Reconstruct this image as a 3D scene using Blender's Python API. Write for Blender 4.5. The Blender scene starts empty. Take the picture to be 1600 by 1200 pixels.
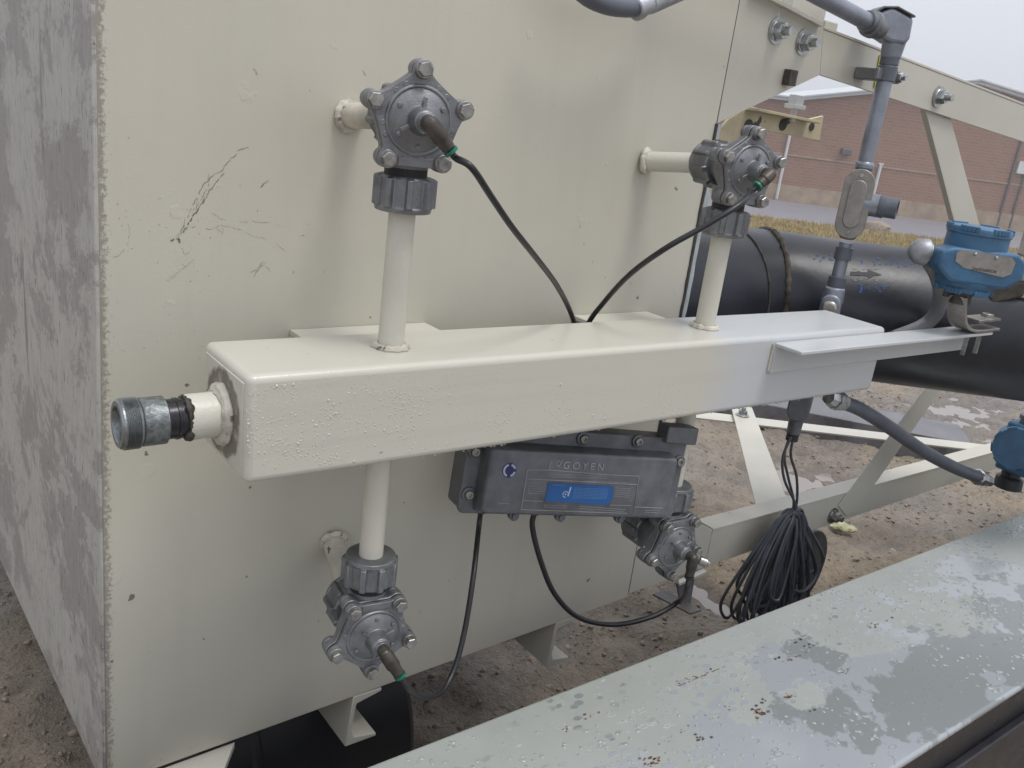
import bpy, bmesh, math, random
from mathutils import Vector, Matrix, noise
V = Vector
R = math.radians
random.seed(7)
S = bpy.context.scene
COL = S.collection

# ------------------------------------------------------------------ camera
FPX = 1393.7
def _norm(a):
    v = V(a); v.normalize(); return v
_X = _norm((1840, -200, FPX)); _Z = -_norm((-580, 4376, FPX))
_Y = _Z.cross(_X); _Y.normalize(); _X = _Y.cross(_Z)
M = Matrix((_X, _Y, _Z))                     # camera frame (x right, y down, z forward) -> world
CAM = V((0, -1.12, 0))
cd = bpy.data.cameras.new('camera'); cam = bpy.data.objects.new('camera', cd); COL.objects.link(cam)
cd.sensor_width = 36; cd.lens = 36 * FPX / 1600; cd.clip_start = .02; cd.clip_end = 2000
cr = M @ V((1, 0, 0)); cu = M @ V((0, -1, 0)); cb = M @ V((0, 0, -1))
cam.matrix_world = Matrix(((cr.x, cu.x, cb.x, CAM.x), (cr.y, cu.y, cb.y, CAM.y), (cr.z, cu.z, cb.z, CAM.z), (0, 0, 0, 1)))
S.camera = cam
def ray(px, py): return M @ V(((px - 800) / FPX, (py - 600) / FPX, 1))
def at(px, py, Y=None, X=None, Z=None):      # the point of a world plane seen at a pixel of the 1600x1200 photo
    r = ray(px, py)
    if Y is not None: t = (Y - CAM.y) / r.y
    elif X is not None: t = (X - CAM.x) / r.x
    else: t = (Z - CAM.z) / r.z
    return CAM + r * t
def atp(px, py, o, n):
    r = ray(px, py); return CAM + r * ((o - CAM).dot(n) / r.dot(n))
def atd(px, py, d): return CAM + ray(px, py) * d

# ------------------------------------------------------------------ world and light
SUN_EL, SUN_AZ = R(70), R(160)     # azimuth of the sun measured from +Y clockwise
w = bpy.data.worlds.new('World'); S.world = w; w.use_nodes = True
nt = w.node_tree; nt.nodes.clear()
wo = nt.nodes.new('ShaderNodeOutputWorld'); bg = nt.nodes.new('ShaderNodeBackground')
sky = nt.nodes.new('ShaderNodeTexSky'); sky.sky_type = 'NISHITA'; sky.sun_disc = False
sky.sun_elevation = SUN_EL; sky.sun_rotation = SUN_AZ; sky.air_density = 1.0; sky.dust_density = 2.0
hs = nt.nodes.new('ShaderNodeHueSaturation'); hs.inputs['Saturation'].default_value = .22
mx = nt.nodes.new('ShaderNodeMix'); mx.data_type = 'RGBA'; mx.inputs[0].default_value = .72
mx.inputs[7].default_value = (8.2, 8.5, 9.3, 1)          # the even cloud layer
nt.links.new(sky.outputs[0], hs.inputs['Color']); nt.links.new(hs.outputs[0], mx.inputs[6])
# overcast sky: the cloud layer is brighter overhead than at the horizon
wtc = nt.nodes.new('ShaderNodeTexCoord'); wsx = nt.nodes.new('ShaderNodeSeparateXYZ'); nt.links.new(wtc.outputs['Generated'], wsx.inputs[0])
wmr = nt.nodes.new('ShaderNodeMapRange'); wmr.inputs[1].default_value = .0; wmr.inputs[2].default_value = 1; wmr.inputs[3].default_value = .089; wmr.inputs[4].default_value = .148
nt.links.new(wsx.outputs[2], wmr.inputs[0]); nt.links.new(wmr.outputs[0], bg.inputs[1])
nt.links.new(mx.outputs[2], bg.inputs[0])
nt.links.new(bg.outputs[0], wo.inputs[0])
sd = bpy.data.lights.new('sun', 'SUN'); sun = bpy.data.objects.new('sun', sd); COL.objects.link(sun)
sd.energy = 1.5; sd.angle = R(18); sd.color = (1, .975, .93)
sdir = V((math.sin(SUN_AZ) * math.cos(SUN_EL), math.cos(SUN_AZ) * math.cos(SUN_EL), math.sin(SUN_EL)))
sun.rotation_euler = sdir.to_track_quat('Z', 'Y').to_euler(); sun.location = (0, -3, 6)
S.view_settings.view_transform = 'Standard'; S.view_settings.look = 'None'
S.view_settings.exposure = .2; S.view_settings.gamma = 1
S.cycles.max_bounces = 6; S.cycles.volume_bounces = 0

# ------------------------------------------------------------------ materials
MAT = {}
def mat(name, col, rough=.5, metal=0., var=.12, vs=6., bump=.0, bs=60., col2=None, spots=None, rvar=.0, coat=0., ior=None):
    """procedural paint / metal: base colour varied by noise, optional second tone, specks and bump"""
    m = bpy.data.materials.new(name); m.use_nodes = True; n = m.node_tree; L = n.links
    p = n.nodes['Principled BSDF']; p.inputs['Roughness'].default_value = rough; p.inputs['Metallic'].default_value = metal
    if coat: p.inputs['Coat Weight'].default_value = coat; p.inputs['Coat Roughness'].default_value = .06
    if ior: p.inputs['IOR'].default_value = ior
    tc = n.nodes.new('ShaderNodeTexCoord')
    nz = n.nodes.new('ShaderNodeTexNoise'); nz.inputs['Scale'].default_value = vs; nz.inputs['Detail'].default_value = 8; nz.inputs['Roughness'].default_value = .6
    L.new(tc.outputs['Object'], nz.inputs['Vector'])
    cr_ = n.nodes.new('ShaderNodeValToRGB'); c = V(col); c2 = V(col2) if col2 else c * (1 + var)
    a = c * (1 - var)
    cr_.color_ramp.elements[0].position = .35; cr_.color_ramp.elements[0].color = (*a, 1)
    cr_.color_ramp.elements[1].position = .65; cr_.color_ramp.elements[1].color = (*c2, 1)
    L.new(nz.outputs[0], cr_.inputs[0]); out = cr_.outputs[0]
    if spots:
        sc, th, sc_col = spots
        n2 = n.nodes.new('ShaderNodeTexNoise'); n2.inputs['Scale'].default_value = sc; n2.inputs['Detail'].default_value = 3
        L.new(tc.outputs['Object'], n2.inputs['Vector'])
        r2 = n.nodes.new('ShaderNodeValToRGB'); r2.color_ramp.elements[0].position = th; r2.color_ramp.elements[1].position = th + .03
        L.new(n2.outputs[0], r2.inputs[0])
        mm = n.nodes.new('ShaderNodeMix'); mm.data_type = 'RGBA'; mm.inputs[7].default_value = (*sc_col, 1)
        L.new(r2.outputs[0], mm.inputs[0]); L.new(out, mm.inputs[6]); out = mm.outputs[2]
    L.new(out, p.inputs['Base Color'])
    if rvar:
        mr = n.nodes.new('ShaderNodeMapRange'); mr.inputs[1].default_value = .3; mr.inputs[2].default_value = .7
        mr.inputs[3].default_value = max(.03, rough - rvar); mr.inputs[4].default_value = min(1, rough + rvar)
        L.new(nz.outputs[0], mr.inputs[0]); L.new(mr.outputs[0], p.inputs['Roughness'])
    if bump:
        n3 = n.nodes.new('ShaderNodeTexNoise'); n3.inputs['Scale'].default_value = bs; n3.inputs['Detail'].default_value = 4
        L.new(tc.outputs['Object'], n3.inputs['Vector'])
        b = n.nodes.new('ShaderNodeBump'); b.inputs['Strength'].default_value = bump; b.inputs['Distance'].default_value = .001
        L.new(n3.outputs[0], b.inputs['Height']); L.new(b.outputs[0], p.inputs['Normal'])
    MAT[name] = m; return m
CREAM = (.50, .48, .41)
mat('cream', CREAM, .42, var=.05, vs=3, bump=.35, bs=220, spots=(38, .745, (.13, .11, .08)))
mat('cream_white', (.54, .52, .45), .38, var=.05, vs=5, bump=.5, bs=260, spots=(60, .76, (.15, .13, .1)))
mat('cream_dirty', (.46, .43, .36), .6, var=.25, vs=14, bump=.8, bs=180, spots=(45, .62, (.12, .09, .06)))
mat('cream_stained', (.52, .45, .30), .55, var=.2, vs=9, bump=.5, bs=90, spots=(16, .64, (.06, .05, .045)))
mat('weld', (.50, .47, .40), .5, var=.25, vs=40, bump=1, bs=150, spots=(90, .62, (.16, .13, .1)))
mat('dark_seal', (.05, .045, .04), .7, var=.3, vs=30, bump=.8, bs=120)
mat('scratch', (.15, .14, .12), .6, var=.4, vs=60)
mat('rust', (.13, .065, .03), .8, var=.5, vs=90)
mat('strip', (.36, .39, .40), .6, var=.25, vs=20, bump=.6, bs=90)
mat('alu', (.195, .20, .21), .44, .65, var=.25, vs=30, bump=.5, bs=420, rvar=.1)
mat('alu_light', (.34, .35, .37), .5, .75, var=.2, vs=30, bump=.5, bs=400, rvar=.1)
mat('alu_dark', (.13, .136, .15), .45, .5, var=.25, vs=24, bump=.4, bs=380, rvar=.1)
mat('gasket', (.015, .015, .017), .6, var=.2, vs=30)
mat('zinc', (.42, .43, .43), .32, .9, var=.25, vs=60, bump=.3, bs=300, rvar=.12)
mat('bolt_steel', (.30, .29, .27), .35, .85, var=.3, vs=70, bump=.3, bs=300, rvar=.12)
mat('brass_brown', (.07, .061, .052), .45, .5, var=.35, vs=60, bump=.4, bs=200)
mat('brass', (.35, .31, .17), .4, .85, var=.25, vs=50, bump=.3, bs=200)
mat('green', (.005, .12, .07), .4, var=.2, vs=40)
mat('rubber', (.012, .012, .014), .38, var=.3, vs=20, bump=.15, bs=150)
mat('cable', (.045, .05, .062), .45, var=.3, vs=20)
mat('conduit', (.25, .27, .31), .38, .55, var=.2, vs=18, bump=.3, bs=260, rvar=.1)
mat('flex_grey', (.085, .095, .115), .45, var=.2, vs=12, bump=.2, bs=100)
mat('flex_light', (.20, .20, .21), .5, var=.2, vs=12, bump=.2, bs=100)
mat('blue', (.04, .118, .215), .45, var=.2, vs=22, bump=.4, bs=200, rvar=.1)
mat('blue_label', (.008, .085, .27), .5, var=.1, vs=20)
mat('navy', (.02, .02, .10), .5, var=.1, vs=20)
mat('ink_white', (.40, .48, .58), .6, var=.05, vs=5)
mat('pale_print', (.10, .22, .42), .6, var=.05, vs=5)
mat('ink_black', (.012, .012, .012), .6, var=.05, vs=5)
mat('plate', (.27, .255, .235), .45, .5, var=.15, vs=60, rvar=.1)
mat('stainless', (.40, .37, .34), .35, .85, var=.2, vs=40, bump=.3, bs=160)
mat('pipe_black', (.006, .0075, .012), .38, var=.35, vs=7, bump=.3, bs=90, rvar=.08, col2=(.016, .019, .028), ior=1.5)
mat('pipe_weld', (.05, .036, .026), .6, .3, var=.45, vs=26, bump=1, bs=70, col2=(.13, .105, .08))
mat('blue_chalk', (.035, .08, .22), .8, var=.2, vs=40)
mat('threads', (.21, .225, .228), .35, .8, var=.25, vs=40, bump=.6, bs=240, rvar=.1)
mat('coupling', (.165, .18, .182), .42, .65, var=.35, vs=120, bump=1, bs=260)
mat('black_steel', (.022, .022, .027), .32, .3, var=.4, vs=12, bump=.3, bs=90, rvar=.12)
mat('yellow', (.42, .42, .06), .6, var=.2, vs=20)
mat('trim', (.55, .57, .58), .5, var=.05, vs=1)
mat('white_paint', (.62, .62, .60), .45, var=.08, vs=3)
mat('stone', (.27, .215, .165), .85, var=.3, vs=14, bump=1, bs=40)
mat('pale_stone', (.50, .48, .30), .7, var=.25, vs=30, bump=.8, bs=60)
mat('timber', (.13, .125, .135), .35, var=.35, vs=7, bump=.6, bs=40, rvar=.15)
mat('duct_black', (.010, .010, .013), .5, var=.3, vs=10)
mat('yard_grey', (.10, .095, .09), .5, var=.3, vs=15, bump=.4, bs=80)

def node_mat(name):
    m = bpy.data.materials.new(name); m.use_nodes = True; MAT[name] = m
    n = m.node_tree; return m, n, n.links, n.nodes['Principled BSDF'], n.nodes.new('ShaderNodeTexCoord')
def N(n, kind, **kw):
    x = n.nodes.new('ShaderNode' + kind)
    for k, v in kw.items(): setattr(x, k, v)
    return x
def ramp(n, L, src, stops):
    r = N(n, 'ValToRGB'); e = r.color_ramp.elements
    while len(e) < len(stops): e.new(.5)
    for i, (pos, c) in enumerate(stops):
        e[i].position = pos; e[i].color = (*c, 1) if isinstance(c, tuple) else (c, c, c, 1)
    L.new(src, r.inputs[0]); return r.outputs[0]
def noi(n, L, vec, scale, detail=6, rough=.6, dist=0):
    x = N(n, 'TexNoise'); x.inputs['Scale'].default_value = scale; x.inputs['Detail'].default_value = detail
    x.inputs['Roughness'].default_value = rough; x.inputs['Distortion'].default_value = dist
    L.new(vec, x.inputs['Vector']); return x.outputs[0]
def mapv(n, L, vec, scale, rot=(0, 0, 0), loc=(0, 0, 0)):
    x = N(n, 'Mapping'); x.inputs['Scale'].default_value = scale; x.inputs['Rotation'].default_value = rot; x.inputs['Location'].default_value = loc
    L.new(vec, x.inputs['Vector']); return x.outputs[0]
def mixc(n, L, fac, a, b):
    x = N(n, 'Mix'); x.data_type = 'RGBA'
    for i, s in ((0, fac), (6, a), (7, b)):
        if isinstance(s, tuple): x.inputs[i].default_value = (*s, 1)
        elif isinstance(s, (int, float)): x.inputs[i].default_value = s
        else: L.new(s, x.inputs[i])
    return x.outputs[2]
def math_(n, L, op, a, b=0., clamp=False):
    x = N(n, 'Math'); x.operation = op; x.use_clamp = clamp
    for i, s in ((0, a), (1, b)):
        if isinstance(s, (int, float)): x.inputs[i].default_value = s
        else: L.new(s, x.inputs[i])
    return x.outputs[0]
def bump(n, L, h, p, strength=.5, dist=.001):
    x = N(n, 'Bump'); x.inputs['Strength'].default_value = strength; x.inputs['Distance'].default_value = dist
    L.new(h, x.inputs['Height']); L.new(x.outputs[0], p.inputs['Normal'])

# worn end panel: chalky streaks of old paint over a mauve-grey primer
m, n, L, p, tc = node_mat('worn_panel'); o = tc.outputs['Object']
streak = noi(n, L, mapv(n, L, o, (1, 1.3, 2.3)), 2.6, 14, .74, .3)
fine = noi(n, L, mapv(n, L, o, (1, 12, 2.2)), 7, 10, .72, .3)
speck = noi(n, L, mapv(n, L, o, (1, 22, 6)), 6, 5, .65)
c1 = mixc(n, L, ramp(n, L, streak, [(.475, 0.), (.495, .8), (.56, 1.)]), (.265, .25, .235), (.42, .41, .375))
c2 = mixc(n, L, ramp(n, L, fine, [(.48, 0.), (.60, .75)]), c1, (.33, .318, .30))
c3 = mixc(n, L, ramp(n, L, speck, [(.60, 0.), (.64, .8)]), c2, (.10, .09, .085))
c3 = mixc(n, L, ramp(n, L, noi(n, L, mapv(n, L, o, (1, 3, .6), loc=(3, 1, 2)), 4, 8, .65), [(.62, 0.), (.66, .6)]), c3, (.13, .12, .115))
L.new(c3, p.inputs['Base Color']); p.inputs['Roughness'].default_value = .55
bump(n, L, streak, p, .5, .002)

# tank front paint: cream with dirt along its left arris, faint rubbed blotches
m, n, L, p, tc = node_mat('tank_paint'); o = tc.outputs['Object']
sx = N(n, 'SeparateXYZ'); L.new(o, sx.inputs[0])
big = noi(n, L, o, 2.2, 5, .55)
base = mixc(n, L, ramp(n, L, big, [(.3, 0.), (.7, 1.)]), (.48, .462, .392), (.545, .513, .43))
run = noi(n, L, mapv(n, L, o, (9, 1, .7)), 3.5, 6, .6)
base = mixc(n, L, ramp(n, L, run, [(.50, 0.), (.75, .12)]), base, (.36, .34, .29))
edge = N(n, 'MapRange'); L.new(sx.outputs[0], edge.inputs[0])
edge.inputs[1].default_value = .002; edge.inputs[2].default_value = .020; edge.inputs[3].default_value = .50; edge.inputs[4].default_value = 0
en = noi(n, L, o, 170, 4, .7); ea = math_(n, L, 'ADD', math_(n, L, 'MULTIPLY', en, 1.1), edge.outputs[0])
em = ramp(n, L, ea, [(.84, 0.), (1.10, .65)])
c = mixc(n, L, em, base, (.15, .13, .105))
sp = noi(n, L, o, 42, 2, .5); c = mixc(n, L, ramp(n, L, sp, [(.735, 0.), (.755, .85)]), c, (.12, .10, .07))
L.new(c, p.inputs['Base Color']); p.inputs['Roughness'].default_value = .42
bl = noi(n, L, o, 26, 3, .5); b2 = noi(n, L, o, 300, 2, .5)
bump(n, L, math_(n, L, 'ADD', math_(n, L, 'MULTIPLY', ramp(n, L, bl, [(.66, 0.), (.72, 1.)]), .6), math_(n, L, 'MULTIPLY', b2, .35)), p, .45, .001)

# manifold paint: cream, turning to a fresh pale grey coat on the far end
m, n, L, p, tc = node_mat('manifold_paint'); o = tc.outputs['Object']
sx = N(n, 'SeparateXYZ'); L.new(o, sx.inputs[0])
nn = noi(n, L, o, 5, 6, .6)
pos = math_(n, L, 'ADD', sx.outputs[0], math_(n, L, 'MULTIPLY', noi(n, L, o, 11, 10, .75), .16))
new = ramp(n, L, math_(n, L, 'SUBTRACT', pos, .58), [(.270, 0.), (.335, 1.)])
MANP = new.node
c = mixc(n, L, new, (.515, .494, .43), (.47, .485, .495))
streak = noi(n, L, mapv(n, L, o, (1.2, 14, 26)), 2.4, 4, .5)
c = mixc(n, L, ramp(n, L, streak, [(.52, 0.), (.72, .28)]), c, (.42, .41, .37))
chip = noi(n, L, o, 55, 3, .6); c = mixc(n, L, ramp(n, L, chip, [(.74, 0.), (.76, .8)]), c, (.13, .10, .075))
L.new(c, p.inputs['Base Color']); p.inputs['Roughness'].default_value = .3
h = noi(n, L, o, 120, 5, .6); vo = N(n, 'TexVoronoi'); vo.inputs['Scale'].default_value = 150; L.new(o, vo.inputs['Vector'])
dm = math_(n, L, 'MULTIPLY', ramp(n, L, vo.outputs['Distance'], [(.0, 1.), (.35, 0.)]), ramp(n, L, noi(n, L, o, 9, 4), [(.48, 0.), (.6, 1.)]))
bump(n, L, math_(n, L, 'ADD', math_(n, L, 'MULTIPLY', h, .35), math_(n, L, 'MULTIPLY', dm, .6)), p, .35, .001)
# manifold end cap, rust bleeding round the weld
m, n, L, p, tc = node_mat('end_cap_paint'); o = tc.outputs['Object']
dn = N(n, 'VectorMath'); dn.operation = 'DISTANCE'; L.new(o, dn.inputs[0]); dn.inputs[1].default_value = (0, .0, 0)
ENDCAP = dn
st = noi(n, L, o, 48, 6, .7)
rg = ramp(n, L, dn.outputs['Value'], [(.0, 1.), (.050, 1.), (.072, .0)])
c = mixc(n, L, ramp(n, L, math_(n, L, 'MULTIPLY', rg, math_(n, L, 'ADD', st, .18)), [(.46, 0.), (.66, .9)]), (.50, .48, .41), (.12, .095, .075))
L.new(c, p.inputs['Base Color']); p.inputs['Roughness'].default_value = .5
bump(n, L, noi(n, L, o, 150, 5, .6), p, .6, .001)

# wet painted steel of the deck beam
m, n, L, p, tc = node_mat('wet_deck'); o = tc.outputs['Object']
sx = N(n, 'SeparateXYZ'); L.new(o, sx.inputs[0])
big = noi(n, L, mapv(n, L, o, (1, 1.5, 1), loc=(.35, .1, 0)), 2.6, 9, .62, .15)
yy = N(n, 'MapRange'); L.new(sx.outputs[1], yy.inputs[0]); yy.inputs[1].default_value = .20; yy.inputs[2].default_value = -.19; yy.inputs[3].default_value = -.13; yy.inputs[4].default_value = .16
w_ = math_(n, L, 'ADD', big, yy.outputs[0])
pud = ramp(n, L, w_, [(.485, 0.), (.497, 1.)])
vo = N(n, 'TexVoronoi'); vo.inputs['Scale'].default_value = 48; vo.inputs['Randomness'].default_value = 1; L.new(mapv(n, L, o, (.75, 1.2, 1)), vo.inputs['Vector'])
dropm = math_(n, L, 'MULTIPLY', ramp(n, L, vo.outputs['Distance'], [(.30, 1.), (.36, 0.)]), ramp(n, L, noi(n, L, o, 7, 5, .7), [(.47, 0.), (.50, 1.)]))
dropm = math_(n, L, 'MULTIPLY', dropm, ramp(n, L, w_, [(.36, 0.), (.42, 1.)]))
wet = math_(n, L, 'MAXIMUM', pud, dropm)
base = mixc(n, L, ramp(n, L, noi(n, L, o, 4, 7, .65), [(.35, 0.), (.7, 1.)]), (.285, .305, .285), (.335, .352, .333))
rst = noi(n, L, mapv(n, L, o, (.6, 1.6, 1)), 15, 5, .7); base = mixc(n, L, ramp(n, L, rst, [(.69, 0.), (.75, .85)]), base, (.15, .085, .04))
sc_ = noi(n, L, mapv(n, L, o, (1.2, 22, 1), rot=(0, 0, .12)), 3, 3, .6); base = mixc(n, L, ramp(n, L, sc_, [(.70, 0.), (.74, .5)]), base, (.20, .15, .10))
bare = ramp(n, L, noi(n, L, mapv(n, L, o, (1, 1.3, 1), loc=(2.1, .7, 0)), 2.7, 9, .62, .15), [(.535, 0.), (.547, 1.)])
sky_film = mixc(n, L, bare, (.305, .325, .345), (.20, .218, .218))  # puddle tone pale blue: the sky's reflection is put into its colour
vr = N(n, 'TexVoronoi'); vr.inputs['Scale'].default_value = 60; L.new(mapv(n, L, o, (.55, 1.1, 1), rot=(0, 0, .3)), vr.inputs['Vector'])
rim = math_(n, L, 'MULTIPLY', ramp(n, L, vr.outputs['Distance'], [(.22, 0.), (.27, 1.), (.30, 1.), (.35, 0.)]), ramp(n, L, noi(n, L, o, 6, 6, .75), [(.52, 0.), (.56, 1.)]))
sky_film = mixc(n, L, math_(n, L, 'MULTIPLY', rim, .55), sky_film, (.16, .165, .165))
base = mixc(n, L, math_(n, L, 'MULTIPLY', rim, .5), base, (.46, .49, .48))
L.new(mixc(n, L, wet, base, sky_film), p.inputs['Base Color'])
gl_ = math_(n, L, 'SUBTRACT', wet, math_(n, L, 'MULTIPLY', math_(n, L, 'MULTIPLY', bare, wet), .45))
L.new(math_(n, L, 'SUBTRACT', .42, math_(n, L, 'MULTIPLY', gl_, .30)), p.inputs['Roughness'])
L.new(math_(n, L, 'ADD', 1.45, math_(n, L, 'MULTIPLY', gl_, .25)), p.inputs['IOR'])
rip = noi(n, L, o, 90, 4, .6)
hh = math_(n, L, 'ADD', math_(n, L, 'MULTIPLY', wet, .6), math_(n, L, 'MULTIPLY', rim, .5))
bump(n, L, math_(n, L, 'ADD', hh, math_(n, L, 'MULTIPLY', math_(n, L, 'MULTIPLY', rip, math_(n, L, 'SUBTRACT', 1., pud)), .5)), p, .5, .0015)

# muddy yard
m, n, L, p, tc = node_mat('mud'); o = tc.outputs['Object']
a = noi(n, L, o, 1.3, 8, .65); b = noi(n, L, o, 22, 8, .7); g = noi(n, L, o, 90, 4, .7)
c = mixc(n, L, ramp(n, L, a, [(.38, 0.), (.60, 1.)]), (.32, .28, .245), (.46, .37, .26))
c = mixc(n, L, ramp(n, L, b, [(.35, 0.), (.7, 1.)]), mixc(n, L, .45, c, (.12, .10, .08)), c)
c = mixc(n, L, ramp(n, L, g, [(.56, 0.), (.66, .7)]), c, (.40, .33, .25))
c = mixc(n, L, ramp(n, L, noi(n, L, o, 60, 5, .7), [(.56, 0.), (.66, .8)]), c, (.055, .04, .03))
sx = N(n, 'SeparateXYZ'); L.new(o, sx.inputs[0]); wz = N(n, 'MapRange'); L.new(math_(n, L, 'ADD', sx.outputs[2], math_(n, L, 'MULTIPLY', b, .02)), wz.inputs[0])
wz.inputs[1].default_value = -1.355; wz.inputs[2].default_value = -1.385; wz.inputs[3].default_value = 0; wz.inputs[4].default_value = 1
c = mixc(n, L, math_(n, L, 'MULTIPLY', wz.outputs[0], .7), c, (.17, .145, .135))
L.new(c, p.inputs['Base Color'])
L.new(math_(n, L, 'SUBTRACT', ramp(n, L, a, [(.36, .35), (.60, .8)]), math_(n, L, 'MULTIPLY', wz.outputs[0], .25)), p.inputs['Roughness'])
bump(n, L, math_(n, L, 'ADD', math_(n, L, 'MULTIPLY', b, .8), math_(n, L, 'MULTIPLY', g, .5)), p, 1, .03)
# water
m, n, L, p, tc = node_mat('water'); p.inputs['Base Color'].default_value = (.24, .205, .18, 1); p.inputs['Roughness'].default_value = .10; p.inputs['IOR'].default_value = 1.75
bump(n, L, noi(n, L, tc.outputs['Object'], 14, 2, .5), p, .03, .01)
# asphalt and dry grass
m, n, L, p, tc = node_mat('asphalt'); o = tc.outputs['Object']
L.new(mixc(n, L, noi(n, L, o, 1.2, 6), (.17, .165, .185), (.24, .235, .26)), p.inputs['Base Color']); p.inputs['Roughness'].default_value = .45
m, n, L, p, tc = node_mat('grass'); o = tc.outputs['Object']
c = mixc(n, L, ramp(n, L, noi(n, L, o, .8, 6, .7), [(.35, 0.), (.65, 1.)]), (.30, .22, .08), (.42, .34, .17)); L.new(c, p.inputs['Base Color']); p.inputs['Roughness'].default_value = .9
# brickwork with a tan base course
m, n, L, p, tc = node_mat('brick'); o = tc.outputs['Object']
br = N(n, 'TexBrick'); L.new(mapv(n, L, o, (1, 1, 1), rot=(R(90), 0, 0)), br.inputs['Vector'])
br.inputs['Scale'].default_value = 1; br.inputs['Brick Width'].default_value = .36; br.inputs['Row Height'].default_value = .13; br.inputs['Mortar Size'].default_value = .012
br.inputs['Color1'].default_value = (.235, .125, .085, 1); br.inputs['Color2'].default_value = (.29, .16, .11, 1); br.inputs['Mortar'].default_value = (.33, .22, .165, 1)
c = mixc(n, L, ramp(n, L, noi(n, L, mapv(n, L, o, (.4, 1, 2.2)), .8, 8, .7), [(.3, 0.), (.7, 1.)]), br.outputs[0], (.30, .17, .12))
c = mixc(n, L, .55, br.outputs[0], c)
L.new(c, p.inputs['Base Color']); p.inputs['Roughness'].default_value = .85
mat('brick_tan', (.36, .27, .19), .85, var=.2, vs=1.6, col2=(.42, .32, .23))
mat('bead_cream', (.50, .475, .40), .06, var=.05, vs=5, ior=1.6)
mat('bead_grey', (.29, .32, .31), .06, var=.05, vs=5, ior=1.7)

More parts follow.
